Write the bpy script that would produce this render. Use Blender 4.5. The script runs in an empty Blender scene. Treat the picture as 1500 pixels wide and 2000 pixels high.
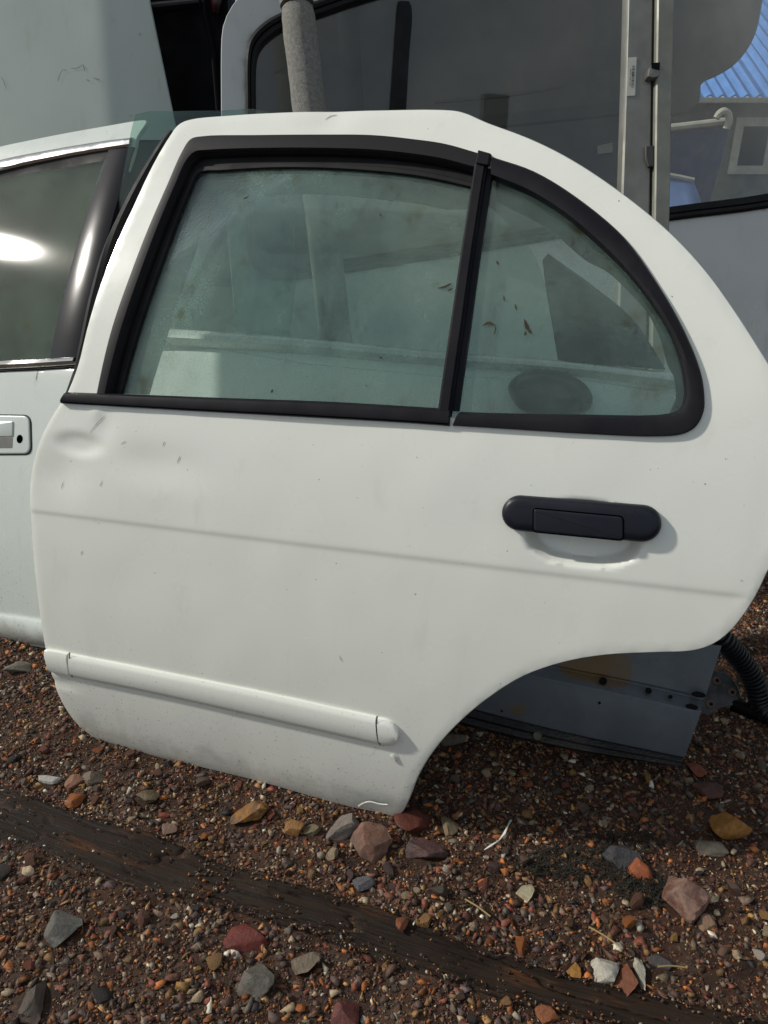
import bpy, bmesh, math, random
import numpy as np
from mathutils import Vector, noise
from mathutils.geometry import delaunay_2d_cdt

random.seed(7); rng = np.random.default_rng(7)
R = math.radians
S = bpy.context.scene
COL = S.collection

# ------------------------------------------------------------------ camera, sky, sun, exposure
CAM_H, PITCH, FPX = 0.913, 25.0, 1500.0
cd = bpy.data.cameras.new('camera'); cam = bpy.data.objects.new('camera', cd); COL.objects.link(cam)
cam.location = (0, 0, CAM_H); cam.rotation_euler = (R(90 - PITCH), 0, 0)
cd.sensor_fit = 'VERTICAL'; cd.sensor_height = 36; cd.lens = 36 * FPX / 2000
cd.clip_start = 0.02; cd.clip_end = 500
S.camera = cam

SUN_AZ, SUN_EL = -95.0, 36.0        # azimuth from straight behind the camera, negative = to the left
sd = Vector((math.sin(R(SUN_AZ)) * math.cos(R(SUN_EL)), -math.cos(R(SUN_AZ)) * math.cos(R(SUN_EL)), math.sin(R(SUN_EL))))
sl = bpy.data.lights.new('sun', 'SUN'); so = bpy.data.objects.new('sun', sl); COL.objects.link(so)
sl.energy = 3.2; sl.angle = R(3.0); sl.color = (1.0, 0.955, 0.87)
so.rotation_euler = sd.to_track_quat('Z', 'Y').to_euler(); so.location = (-3, -3, 5)

W = bpy.data.worlds.new('World'); S.world = W; W.use_nodes = True
nt = W.node_tree; nt.nodes.clear()
wo = nt.nodes.new('ShaderNodeOutputWorld'); wb = nt.nodes.new('ShaderNodeBackground')
sk = nt.nodes.new('ShaderNodeTexSky'); sk.sky_type = 'NISHITA'; sk.sun_disc = False
sk.sun_elevation = R(SUN_EL); sk.sun_rotation = math.atan2(sd.x, sd.y)
tc = nt.nodes.new('ShaderNodeTexCoord'); nz = nt.nodes.new('ShaderNodeTexNoise')
nz.inputs['Scale'].default_value = 2.2; nz.inputs['Detail'].default_value = 6; nz.inputs['Roughness'].default_value = .55
mp = nt.nodes.new('ShaderNodeMapRange'); mp.inputs[1].default_value = .42; mp.inputs[2].default_value = .64
mx = nt.nodes.new('ShaderNodeMix'); mx.data_type = 'RGBA'
mx.inputs[7].default_value = (7.2, 7.4, 7.2, 1)           # lit cloud
nt.links.new(tc.outputs['Generated'], nz.inputs['Vector']); nt.links.new(nz.outputs[0], mp.inputs[0])
nt.links.new(mp.outputs[0], mx.inputs[0]); nt.links.new(sk.outputs[0], mx.inputs[6])
nt.links.new(mx.outputs[2], wb.inputs[0]); wb.inputs[1].default_value = 0.088
nt.links.new(wb.outputs[0], wo.inputs[0])

S.view_settings.view_transform = 'Standard'; S.view_settings.look = 'None'
S.view_settings.exposure = 0.0; S.view_settings.gamma = 1.0
try: S.view_settings.use_curve_mapping = False
except Exception: pass
S.cycles.max_bounces = 10; S.cycles.transparent_max_bounces = 16

# ------------------------------------------------------------------ small maths
CF = Vector((0, math.cos(R(PITCH)), -math.sin(R(PITCH))))
CU = Vector((0, math.sin(R(PITCH)), math.cos(R(PITCH))))
CO = Vector((0, 0, CAM_H))
def ray(px, py):
    return Vector(((px - 750) / FPX, 0, 0)) + CU * ((1000 - py) / FPX) + CF
def ground(px, py, z=0.0):
    r = ray(px, py); return CO + r * ((z - CAM_H) / r.z)
def at_y(px, py, y):
    r = ray(px, py); return CO + r * (y / r.y)

class Sheet:
    """a standing panel's own frame: u along it, v up it, w out of its face; F(u, v) is its bulge"""
    def __init__(s, origin, yaw, lean, F=None):
        y, l = R(yaw), R(lean)
        s.O = Vector(origin); s.e1 = Vector((math.cos(y), math.sin(y), 0))
        s.a = Vector((-math.sin(y), math.cos(y), 0))
        s.e2 = Vector((0, 0, math.cos(l))) + s.a * math.sin(l)
        s.n = s.e1.cross(s.e2); s.F = F or (lambda u, v: 0.0)
    def at(s, px, py, off=0.0):
        r = ray(px, py); w = off; u = v = 0
        for _ in range(25):
            p = CO + r * ((s.O + s.n * w - CO).dot(s.n) / r.dot(s.n)) - s.O
            u, v = p.dot(s.e1), p.dot(s.e2); w2 = s.F(u, v) + off
            if abs(w2 - w) < 1e-6: break
            w = w2
        return (u, v)
    def uv(s, pts, off=0.0): return [s.at(p[0], p[1], off) for p in pts]
    def P(s, u, v, w=0.0):
        return s.O + s.e1 * u + s.e2 * v + s.n * (s.F(u, v) + w)

def spline(pts, k=6, closed=False):
    P = [np.array(p, float) for p in pts]; n = len(P); out = []
    for i in range(n if closed else n - 1):
        if closed: p0, p1, p2, p3 = P[i - 1], P[i], P[(i + 1) % n], P[(i + 2) % n]
        else: p0, p1, p2, p3 = P[max(i - 1, 0)], P[i], P[i + 1], P[min(i + 2, n - 1)]
        d1 = max(np.linalg.norm(p1 - p0), 1e-9) ** .5; d2 = max(np.linalg.norm(p2 - p1), 1e-9) ** .5; d3 = max(np.linalg.norm(p3 - p2), 1e-9) ** .5
        m1 = (p2 - p1) if d1 < 1e-3 else d2 * ((p1 - p0) / d1 - (p2 - p0) / (d1 + d2) + (p2 - p1) / d2)
        m2 = (p2 - p1) if d3 < 1e-3 else d2 * ((p2 - p1) / d2 - (p3 - p1) / (d2 + d3) + (p3 - p2) / d3)
        for j in range(k):
            t = j / k; t2, t3 = t * t, t ** 3
            out.append((2 * t3 - 3 * t2 + 1) * p1 + (t3 - 2 * t2 + t) * m1 + (-2 * t3 + 3 * t2) * p2 + (t3 - t2) * m2)
    if not closed: out.append(P[-1])
    return [tuple(p) for p in out]

def even(pts, step, closed=False):
    P = np.array(list(pts) + ([pts[0]] if closed else []), float)
    d = np.r_[0, np.cumsum(np.linalg.norm(np.diff(P, axis=0), axis=1))]
    n = max(int(round(d[-1] / step)), 3)
    t = np.linspace(0, d[-1], n + 1)
    if closed: t = t[:-1]
    return [tuple(np.array([np.interp(x, d, P[:, i]) for i in range(P.shape[1])])) for x in t]

def inside(pts, poly):
    x, y = pts[:, 0], pts[:, 1]; r = np.zeros(len(pts), bool); n = len(poly); q = np.array(poly)
    for i in range(n):
        x1, y1 = q[i]; x2, y2 = q[(i + 1) % n]
        if y1 == y2: continue
        c = ((y1 > y) != (y2 > y)) & (x < (x2 - x1) * (y - y1) / (y2 - y1) + x1); r ^= c
    return r
def edge_dist(pts, poly):
    q = np.array(poly); a = q; b = np.roll(q, -1, 0); best = np.full(len(pts), 9.0)
    for i in range(len(q)):
        d = b[i] - a[i]; L = max(d.dot(d), 1e-12)
        t = np.clip(((pts - a[i]) @ d) / L, 0, 1); best = np.minimum(best, np.linalg.norm(pts - a[i] - t[:, None] * d, axis=1))
    return best
def area2(poly):
    q = np.array(poly); r = np.roll(q, -1, 0); return float((q[:, 0] * r[:, 1] - r[:, 0] * q[:, 1]).sum())
def inset(poly, d):
    """moves a closed outline inwards by d"""
    q = np.array(poly, float); sgn = 1 if area2(poly) > 0 else -1
    t1 = q - np.roll(q, 1, 0); t2 = np.roll(q, -1, 0) - q
    t1 /= np.linalg.norm(t1, axis=1)[:, None] + 1e-12; t2 /= np.linalg.norm(t2, axis=1)[:, None] + 1e-12
    n = np.stack([-(t1 + t2)[:, 1], (t1 + t2)[:, 0]], 1); n /= np.linalg.norm(n, axis=1)[:, None] + 1e-12
    return [tuple(p) for p in q + n * d * sgn]
def smooth(x): x = min(max(x, 0), 1); return x * x * (3 - 2 * x)

# ------------------------------------------------------------------ objects
def thing(name, label, cat, loc=(0, 0, 0), group=None):
    o = bpy.data.objects.new(name, None); COL.objects.link(o); o.location = loc; o.empty_display_size = .05
    o['label'] = label; o['category'] = cat
    if group: o['group'] = group
    return o
def tag(o, label, cat, group=None):
    o['label'] = label; o['category'] = cat
    if group: o['group'] = group
    return o
def mesh(name, verts, faces, mat, parent=None, loc=None, smooth_=True, sharp=38, face_to=None):
    """links verts (world coordinates) as one mesh object, its origin at its parent's or at loc"""
    base = Vector(loc) if loc is not None else (world_of(parent) if parent else Vector((0, 0, 0)))
    me = bpy.data.meshes.new(name)
    V = [tuple(Vector(v) - base) for v in verts]
    me.from_pydata(V, [], [tuple(int(i) for i in f) for f in faces]); me.update()
    if face_to is not None and len(me.polygons):
        s = sum(p.normal.dot(face_to) * p.area for p in me.polygons)
        if s < 0: me.flip_normals()
    if smooth_:
        me.polygons.foreach_set('use_smooth', [True] * len(me.polygons))
        me.set_sharp_from_angle(angle=R(sharp))
    me.materials.append(mat)
    o = bpy.data.objects.new(name, me); COL.objects.link(o)
    if parent:
        o.parent = parent
        if loc is not None: o.location = base - world_of(parent)
    else: o.location = base
    return o
def world_of(o):
    v = Vector((0, 0, 0))
    while o is not None: v += o.location; o = o.parent
    return v

def panel(name, sh, outline, mat, parent, holes=(), step=.008, H=None, extra=(), clear=None, off=0.0, hem=.010, roll=.0011, lip=.005, back=True):
    """sheet-metal skin with a rolled, hemmed edge, cut to an outline (u, v) with holes"""
    loops = [even(outline, step * .8, True)] + [even(h, step * .8, True) for h in holes]
    q = np.array(loops[0]); lo, hi = q.min(0), q.max(0)
    gx, gy = np.meshgrid(np.arange(lo[0], hi[0], step), np.arange(lo[1], hi[1], step)); gx = gx + (np.arange(gx.shape[0]) % 2)[:, None] * step * .5
    pts = np.stack([gx.ravel(), gy.ravel()], 1)
    if clear is not None: pts = pts[~clear(pts)]
    if len(extra): pts = np.vstack([pts, np.array(extra)])
    ok = inside(pts, loops[0])
    for h in loops[1:]: ok &= ~inside(pts, h)
    pts = pts[ok]; d = np.full(len(pts), 9.0)
    for l in loops: d = np.minimum(d, edge_dist(pts, l))
    pts = pts[d > step * .35]
    bp, be = [], []
    for l in loops:
        s0 = len(bp); bp += l; be += [(s0 + i, s0 + (i + 1) % len(l)) for i in range(len(l))]
    co = [Vector(p) for p in bp] + [Vector((float(p[0]), float(p[1]))) for p in pts]
    V2, _, T, ov, _, _ = delaunay_2d_cdt(co, be, [], 0, 1e-7)
    V2 = np.array([tuple(v) for v in V2]); T = [t for t in T]
    cen = np.array([V2[list(t)].mean(0) for t in T]); ok = inside(cen, loops[0])
    for h in loops[1:]: ok &= ~inside(cen, h)
    T = [t for t, k in zip(T, ok) if k]
    dd = np.full(len(V2), 9.0)
    for l in loops: dd = np.minimum(dd, edge_dist(V2, l))
    verts = []
    for (u, v), de in zip(V2, dd):
        w = off + (H(u, v) if H else 0.0) - roll * (1 - min(de / lip, 1)) ** 2
        verts.append(sh.P(u, v, w))
    faces = [tuple(t) for t in T]
    inv = {}
    for i, src in enumerate(ov):
        for k in src: inv[k] = i
    base = 0
    for li, l in enumerate(loops):
        ids = [inv[base + i] for i in range(len(l))]; base += len(l)
        out1 = inset(l, -.0012 if li == 0 else .0012); prev = ids
        for ring, dw in ((out1, -.0022 - roll), (out1, -hem), (inset(l, .012 if li == 0 else -.010), -hem - .001)):
            cur = []
            for (u, v) in ring:
                cur.append(len(verts)); verts.append(sh.P(u, v, off + (H(u, v) if H else 0) + dw))
            n = len(l)
            for i in range(n):
                j = (i + 1) % n; faces.append((prev[i], cur[i], cur[j], prev[j]))
            prev = cur
    o = mesh(name, verts, faces, mat, parent, sharp=60)
    bm = bmesh.new(); bm.from_mesh(o.data); bmesh.ops.recalc_face_normals(bm, faces=bm.faces)
    s = sum(f.normal.dot(sh.n) * f.calc_area() for f in bm.faces)
    if s < 0: bmesh.ops.reverse_faces(bm, faces=bm.faces)
    bm.to_mesh(o.data); bm.free()
    return o

def strip(name, sh, A, B, prof, mat, parent, closed=False, k=5, off=0.0, px=True, ends=True):
    """lofts a moulding between two paired lines; prof = [(place across 0..1, height)]"""
    if px: A, B = sh.uv(A, off), sh.uv(B, off)
    A = spline(A, k, closed); B = spline(B, k, closed); n = len(A); m = len(prof); verts = []
    for a, b in zip(A, B):
        for t, h in prof:
            u, v = a[0] + (b[0] - a[0]) * t, a[1] + (b[1] - a[1]) * t
            verts.append(sh.P(u, v, off + h))
    faces = []
    for i in range(n if closed else n - 1):
        j = (i + 1) % n
        for c in range(m - 1): faces.append((i * m + c, j * m + c, j * m + c + 1, i * m + c + 1))
    if ends and not closed and m > 2:
        faces.append(tuple(range(m))); faces.append(tuple(range((n - 1) * m, n * m))[::-1])
    return mesh(name, verts, faces, mat, parent, face_to=sh.n)

def boss(name, sh, poly, prof, mat, parent, top=True, flat=None):
    """a raised or sunk shape: rings of an outline at (inset, height)"""
    verts, faces = [], []; n = len(poly)
    for d, h in prof:
        for (u, v) in (inset(poly, d) if abs(d) > 1e-9 else poly):
            verts.append(sh.O + sh.e1 * u + sh.e2 * v + sh.n * (flat[0] + flat[1] * u + flat[2] * v + h) if flat is not None and h > .004 else sh.P(u, v, h))
    for r in range(len(prof) - 1):
        for i in range(n):
            j = (i + 1) % n; faces.append((r * n + i, r * n + j, (r + 1) * n + j, (r + 1) * n + i))
    if top: faces.append(tuple(range((len(prof) - 1) * n, len(prof) * n)))
    return mesh(name, verts, faces, mat, parent, face_to=sh.n)

def pill(cx, cy, ax, ay, r, n=14):
    """capsule outline between two points (u, v)"""
    d = np.array([ax - cx, ay - cy]); a0 = math.atan2(d[1], d[0]); out = []
    for i in range(n + 1): a = a0 - math.pi / 2 + math.pi * i / n; out.append((ax + r * math.cos(a), ay + r * math.sin(a)))
    for i in range(n + 1): a = a0 + math.pi / 2 + math.pi * i / n; out.append((cx + r * math.cos(a), cy + r * math.sin(a)))
    return out
def rrect(q, rad, n=6):
    """rounded four-corner outline"""
    out = []; q = [np.array(p, float) for p in q]
    for i in range(4):
        p, a, b = q[i], q[i - 1], q[(i + 1) % 4]
        ra = (a - p) / np.linalg.norm(a - p); rb = (b - p) / np.linalg.norm(b - p)
        for j in range(n + 1):
            t = j / n; s = p + ra * rad, p, p + rb * rad
            out.append(tuple((1 - t) ** 2 * s[0] + 2 * t * (1 - t) * s[1] + t * t * s[2]))
    return out

def tube(name, path, rad, mat, parent=None, loc=None, n=12, caps=True, rfun=None):
    P = [Vector(p) for p in path]; verts, faces = [], []; up = Vector((0.13, .2, 1)).normalized()
    for i, p in enumerate(P):
        t = (P[min(i + 1, len(P) - 1)] - P[max(i - 1, 0)]).normalized()
        x = t.cross(up); x = x.normalized() if x.length > 1e-4 else Vector((1, 0, 0)); y = x.cross(t)
        for j in range(n):
            a = 2 * math.pi * j / n; r = rfun(i, j) if rfun else rad
            verts.append(p + (x * math.cos(a) + y * math.sin(a)) * r)
    for i in range(len(P) - 1):
        for j in range(n):
            k = (j + 1) % n; faces.append((i * n + j, i * n + k, (i + 1) * n + k, (i + 1) * n + j))
    if caps: faces.append(tuple(range(n))[::-1]); faces.append(tuple(range((len(P) - 1) * n, len(P) * n)))
    return mesh(name, verts, faces, mat, parent, loc)

def box(name, lo, hi, mat, parent=None, loc=None, bevel=0.0):
    bm = bmesh.new(); bmesh.ops.create_cube(bm, size=1)
    lo, hi = Vector(lo), Vector(hi)
    for v in bm.verts: v.co = Vector([lo[i] + (hi[i] - lo[i]) * (v.co[i] + .5) for i in range(3)])
    if bevel: bmesh.ops.bevel(bm, geom=bm.edges[:], offset=bevel, segments=2, affect='EDGES')
    vs = [v.co.copy() for v in bm.verts]; bm.verts.index_update(); fs = [[v.index for v in f.verts] for f in bm.faces]; bm.free()
    return mesh(name, vs, fs, mat, parent, loc)

# ------------------------------------------------------------------ materials
class N:
    def __init__(s, name):
        s.m = bpy.data.materials.new(name); s.m.use_nodes = True; s.t = s.m.node_tree; s.b = s.t.nodes['Principled BSDF']
        s.out = s.t.nodes['Material Output']; s.tc = s.n('ShaderNodeTexCoord')
    def n(s, k): return s.t.nodes.new(k)
    def l(s, a, b): s.t.links.new(a, b)
    def noise(s, scale, detail=4, rough=.55, stretch=None, dist=0.0):
        x = s.n('ShaderNodeTexNoise'); x.inputs['Scale'].default_value = scale; x.inputs['Detail'].default_value = detail
        x.inputs['Roughness'].default_value = rough; x.inputs['Distortion'].default_value = dist
        if stretch:
            m = s.n('ShaderNodeMapping'); m.inputs['Scale'].default_value = stretch; s.l(s.tc.outputs['Object'], m.inputs[0]); s.l(m.outputs[0], x.inputs[0])
        else: s.l(s.tc.outputs['Object'], x.inputs[0])
        return x.outputs[0]
    def range(s, v, a, b, c=0.0, d=1.0):
        x = s.n('ShaderNodeMapRange'); x.interpolation_type = 'SMOOTHSTEP'
        for i, q in enumerate((a, b, c, d)): x.inputs[i + 1].default_value = q
        s.l(v, x.inputs[0]); return x.outputs[0]
    def mix(s, f, a, b, mode='MIX'):
        x = s.n('ShaderNodeMix'); x.data_type = 'RGBA'; x.blend_type = mode
        for sock, val in ((x.inputs[0], f), (x.inputs[6], a), (x.inputs[7], b)):
            if hasattr(val, 'node'): s.l(val, sock)
            elif isinstance(val, (int, float)): sock.default_value = val
            else: sock.default_value = (*val, 1)
        return x.outputs[2]
    def math(s, op, a, b=0.0):
        x = s.n('ShaderNodeMath'); x.operation = op
        for i, v in enumerate((a, b)):
            if hasattr(v, 'node'): s.l(v, x.inputs[i])
            else: x.inputs[i].default_value = v
        return x.outputs[0]
    def bump(s, h, strength=.3, dist=.002):
        x = s.n('ShaderNodeBump'); x.inputs['Strength'].default_value = strength; x.inputs['Distance'].default_value = dist
        s.l(h, x.inputs['Height']); s.l(x.outputs[0], s.b.inputs['Normal']); return x
    def set(s, **k):
        for a, v in k.items():
            i = s.b.inputs[{'base': 'Base Color', 'rough': 'Roughness', 'metal': 'Metallic', 'coat': 'Coat Weight', 'coat_rough': 'Coat Roughness', 'spec': 'Specular IOR Level', 'sheen': 'Sheen Weight'}[a]]
            if hasattr(v, 'node'): s.l(v, i)
            elif isinstance(v, tuple): i.default_value = (*v, 1)
            else: i.default_value = v
        return s

def paint(name, base, dirt=(.30, .27, .2), amount=.35, rough=.3, coat=.35, specks=True, streak=(26, 26, 3.2), mud=False):
    m = N(name)
    soft = m.range(m.noise(5, 4), .35, .75)
    run = m.range(m.noise(1.0, 5, .6, streak), .56, .8)
    c = m.mix(m.math('MULTIPLY', soft, .10 * amount), base, dirt)
    c = m.mix(m.math('MULTIPLY', run, .28 * amount), c, dirt)
    blot = m.range(m.noise(11, 5, .7), .62, .78)
    c = m.mix(m.math('MULTIPLY', blot, .35 * amount), c, dirt)
    if mud:                                              # dried splash along the lower edge
        sx = m.n('ShaderNodeSeparateXYZ'); m.l(m.tc.outputs['Object'], sx.inputs[0])
        hgt = m.math('ADD', sx.outputs[2], m.math('MULTIPLY', m.noise(22, 6, .7), -.11))
        c = m.mix(m.range(hgt, .005, -.045, 0, .34), c, (.17, .135, .095))
        c = m.mix(m.math('MULTIPLY', m.range(m.noise(240, 2, .5), .66, .70), m.range(sx.outputs[2], .30, .0, 0, .6)), c, (.16, .12, .085))
    if specks:
        sp = m.range(m.noise(170, 2, .5), .765, .785)
        c = m.mix(m.math('MULTIPLY', sp, .75), c, (.05, .045, .04))
    r = m.range(m.noise(7, 4), .3, .8, rough - .05, rough + .14)
    m.set(base=c, rough=r, coat=coat, coat_rough=.12, spec=.45)
    m.bump(m.noise(55, 2), .04, .0008)
    return m.m
def plain(name, base, rough=.5, metal=0.0, var=.25, scale=30, bump=.1, bdist=.0006, dust=0.0, dustc=(.25, .22, .17), spec=.5, dark=None):
    m = N(name)
    d = dark or tuple(x * (1 - var) for x in base)
    c = m.mix(m.range(m.noise(scale, 5, .6), .3, .7), d, base)
    if dust: c = m.mix(m.math('MULTIPLY', m.range(m.noise(9, 5, .65), .4, .75), dust), c, dustc)
    m.set(base=c, rough=m.range(m.noise(scale * .7, 4), .3, .7, max(rough - .08, .02), min(rough + .1, 1)), metal=metal, spec=spec)
    if bump: m.bump(m.noise(scale * 4, 4), bump, bdist)
    return m.m

WHITE = paint('white_paint', (.79, .805, .735), amount=.44, rough=.24, coat=.5, mud=True)
WHITE_OLD = paint('old_white_paint', (.58, .63, .585), amount=.9, rough=.28, mud=True)
PALE_DOOR = paint('pale_door_paint', (.78, .82, .80), amount=.6)
SILVER = paint('pale_silver_paint', (.43, .485, .445), amount=.9, rough=.34, coat=.5)
VAN_GREY = paint('van_grey_paint', (.56, .58, .565), amount=1.1, rough=.38, dirt=(.20, .19, .17))
BLACK_TRIM = plain('black_plastic_trim', (.012, .012, .016), .5, var=.3, dust=.02, spec=.13)
GAP = plain('black_gap', (.0015, .0015, .0015), .9, bump=0, spec=.0)
RUBBER = plain('black_rubber', (.005, .005, .006), .6, var=.4, dust=.02, spec=.25)
DARK = plain('dark_plastic', (.003, .003, .004), .6, var=.4, spec=.12)
HANDLE = plain('dark_grip_plastic', (.010, .012, .019), .42, var=.2, scale=60, bump=.2, bdist=.0002, spec=.3)
CHROME = plain('bright_trim', (.72, .72, .70), .16, 1.0, var=.15, bump=.03)
DULL = plain('dull_trim', (.82, .84, .80), .3, .25, var=.25)
SEAM = plain('dark_seam', (.03, .03, .028), .8, bump=0)
GREY_METAL = plain('galvanised_metal', (.24, .245, .225), .5, .35, var=.25, scale=22, dust=.5, dustc=(.17, .16, .12))
FOAM = plain('grey_foam', (.28, .275, .25), .8, var=.4, scale=160, bump=1.0, bdist=.003, dust=.35, dustc=(.30, .27, .2))
BLUE = plain('blue_paint', (.035, .06, .16), .5, var=.3, scale=6, dust=.3)
SKYBLUE = plain('light_blue_paint', (.12, .33, .80), .5, var=.2, scale=6, dust=.15)
CREAM = plain('cream_paint', (.55, .54, .44), .6, var=.3, scale=8)
RENDER = plain('rough_wall', (.20, .22, .17), .9, var=.4, scale=4)
LINING = plain('grey_lining', (.20, .20, .19), .7, var=.12, scale=14, bump=.15, dust=.2)
RUSTY = plain('rusty_scrap', (.11, .075, .05), .8, var=.6, scale=9)
PAPER = plain('white_paper', (.55, .55, .48), .7, var=.1, bump=0)
INK = plain('black_ink', (.03, .03, .03), .7, bump=0)
STRAW = plain('dry_straw', (.35, .25, .10), .7, var=.3)
CHIP = plain('white_paint_chip', (.75, .76, .70), .5, var=.1)

def trim_stained():
    m = N('weathered_window_trim')
    st = m.range(m.noise(26, 6, .7, (1, 1, .5)), .5, .72)
    left = m.n('ShaderNodeSeparateXYZ'); m.l(m.tc.outputs['Object'], left.inputs[0])
    zone = m.range(left.outputs[0], -.18, -.36)           # weathered end of the trim
    c = m.mix(m.math('MULTIPLY', m.math('MULTIPLY', st, zone), .9), (.018, .017, .019), (.17, .125, .075))
    m.set(base=c, rough=.5, spec=.14); m.bump(m.noise(140, 4), .2, .0006); return m.m
TRIM = trim_stained()

def glass(name, tint, film=.18, filmc=(.33, .42, .38), gloss=.05, drops=True, patch=.5, wavy=True):
    m = N(name); t = m.t; t.nodes.remove(m.b)
    tr = m.n('ShaderNodeBsdfTransparent'); tr.inputs[0].default_value = (*tint, 1)
    gl = m.n('ShaderNodeBsdfGlossy'); gl.inputs['Roughness'].default_value = gloss
    fr = m.n('ShaderNodeFresnel'); fr.inputs[0].default_value = 1.5
    a = m.n('ShaderNodeMixShader'); m.l(fr.outputs[0], a.inputs[0]); m.l(tr.outputs[0], a.inputs[1]); m.l(gl.outputs[0], a.inputs[2])
    df = m.n('ShaderNodeBsdfDiffuse'); tl = m.n('ShaderNodeBsdfTranslucent')
    col = m.mix(m.range(m.noise(24, 6, .7), .54, .70), filmc, (.30, .29, .15))
    for x in (df, tl): m.l(col, x.inputs[0])
    d2 = m.n('ShaderNodeMixShader'); d2.inputs[0].default_value = .5; m.l(df.outputs[0], d2.inputs[1]); m.l(tl.outputs[0], d2.inputs[2])
    cloud = m.range(m.noise(6, 6, .65, (1, 1, .7)), .3, .72, film * (1 - patch), film * (1 + patch))
    fine = m.range(m.noise(420, 2, .6), .45, .75, .75, 1.5)
    f = m.math('MULTIPLY', cloud, fine)
    if drops:
        run = m.range(m.noise(1, 3, .5, (70, 70, 5)), .62, .72)
        f = m.math('MULTIPLY', f, m.range(run, 0, 1, 1, .55))
    b = m.n('ShaderNodeMixShader'); m.l(f, b.inputs[0]); m.l(a.outputs[0], b.inputs[1]); m.l(d2.outputs[0], b.inputs[2])
    if drops and wavy:
        bp = m.n('ShaderNodeBump'); bp.inputs['Strength'].default_value = .2; bp.inputs['Distance'].default_value = .0008
        m.l(m.noise(330, 2), bp.inputs['Height']); m.l(bp.outputs[0], gl.inputs['Normal'])
    m.l(b.outputs[0], m.out.inputs[0]); return m.m
GLASS = glass('misted_green_glass', (.89, .962, .925), .23, (.47, .65, .56), .05, patch=.65)
GLASS_Q = glass('quarter_green_glass', (.89, .962, .93), .15, (.45, .63, .55), gloss=.05, patch=.65)
GLASS_LEFT = glass('fogged_glass', (.70, .80, .74), .20, (.33, .42, .32), .06, wavy=False)
GLASS_LOOSE = glass('loose_green_glass', (.74, .87, .82), .08, drops=False)
GLASS_VAN = glass('dusty_van_glass', (.94, .95, .94), .12, (.30, .30, .28), .03, drops=False)
GLASS_THIRD = glass('rear_stack_glass', (.87, .945, .905), .05, drops=False)

def soil():
    m = N('wet_soil')
    a = m.mix(m.range(m.noise(14, 6, .7), .35, .7), (.019, .0095, .006), (.062, .030, .017))
    v = m.n('ShaderNodeTexVoronoi'); v.inputs['Scale'].default_value = 260; m.l(m.tc.outputs['Object'], v.inputs[0])
    rp = m.n('ShaderNodeValToRGB'); m.l(v.outputs['Color'], rp.inputs[0]); rp.color_ramp.interpolation = 'CONSTANT'
    el = rp.color_ramp.elements; el[0].color = (.03, .018, .012, 1); el[1].position = .3; el[1].color = (.07, .032, .02, 1)
    for p, c in ((.55, (.045, .035, .028, 1)), (.75, (.12, .065, .03, 1)), (.9, (.16, .12, .07, 1))): e = el.new(p); e.color = c
    c = m.mix(m.range(m.noise(30, 5, .6), .4, .62, .1, .8), a, rp.outputs[0])
    m.set(base=c, rough=m.range(m.noise(20, 5), .35, .65, .45, .85), spec=.2)
    bp = m.bump(m.noise(420, 5, .7), .5, .003); return m.m
SOIL = soil()

PALETTE = [((.070, .038, .027), 10), ((.135, .060, .040), 14), ((.19, .055, .034), 11), ((.35, .115, .030), 12), ((.34, .19, .075), 12),
           ((.100, .085, .068), 7), ((.17, .14, .105), 7), ((.42, .33, .21), 9), ((.095, .065, .062), 8), ((.55, .50, .40), 4),
           ((.036, .036, .038), 5), ((.15, .10, .075), 7), ((.34, .19, .05), 3)]
PC = np.array([p[0] for p in PALETTE]); PW = np.array([p[1] for p in PALETTE], float); PW /= PW.sum()

def stone_mat(name, base=None, attr=False, rand=False, second=None, rough=.5):
    m = N(name)
    if attr:
        a = m.n('ShaderNodeAttribute'); a.attribute_name = 'stone_colour'; c = a.outputs['Color']
    elif rand:
        oi = m.n('ShaderNodeObjectInfo'); rp = m.n('ShaderNodeValToRGB'); rp.color_ramp.interpolation = 'CONSTANT'
        m.l(oi.outputs['Random'], rp.inputs[0]); el = rp.color_ramp.elements; acc = 0
        for i, (cc, w) in enumerate(zip(PC, PW)):
            e = el[0] if i == 0 else (el[1] if i == 1 else el.new(acc)); e.position = acc; e.color = (*cc, 1); acc += w
        c = rp.outputs[0]
    else: c = base
    v = m.noise(38 if not attr else 120, 5, .65, dist=.6)
    if second: c2 = m.mix(m.range(m.noise(22, 4, .6, dist=1.2), .42, .6), c, second)
    else: c2 = c
    c2 = m.mix(m.range(v, .3, .72, .55, 0), c2, (.02, .015, .012))
    if not attr: c2 = m.mix(m.range(m.noise(30, 6, .75, dist=.8), .44, .66, 0, .5), c2, (.075, .04, .025))
    m.set(base=c2, rough=m.range(m.noise(60, 3), .3, .7, rough - .16, rough + .18), spec=.22)
    m.bump(m.noise(130, 6, .7), .75, .003); return m.m
STONE_ATTR = stone_mat('gravel_stone', attr=True)
STONE_RAND = stone_mat('pebble_stone', rand=True)

def timber_mat():
    m = N('wet_old_timber')
    g = m.noise(1.0, 7, .7, (8, 150, 150), dist=.7)
    c = m.mix(m.range(g, .3, .7), (.007, .0045, .003), (.026, .0145, .0085))
    c = m.mix(m.range(m.noise(7, 4), .5, .75, 0, .7), c, (.034, .022, .014))
    sp = m.math('MULTIPLY', m.range(m.noise(1, 5, .6, (5, 34, 34)), .58, .70), m.range(g, .4, .62))
    c = m.mix(sp, c, (.12, .042, .012))
    m.set(base=c, rough=m.range(g, .3, .7, .5, .8), spec=.18)
    m.bump(g, .75, .003); return m.m
TIMBER = timber_mat()

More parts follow.
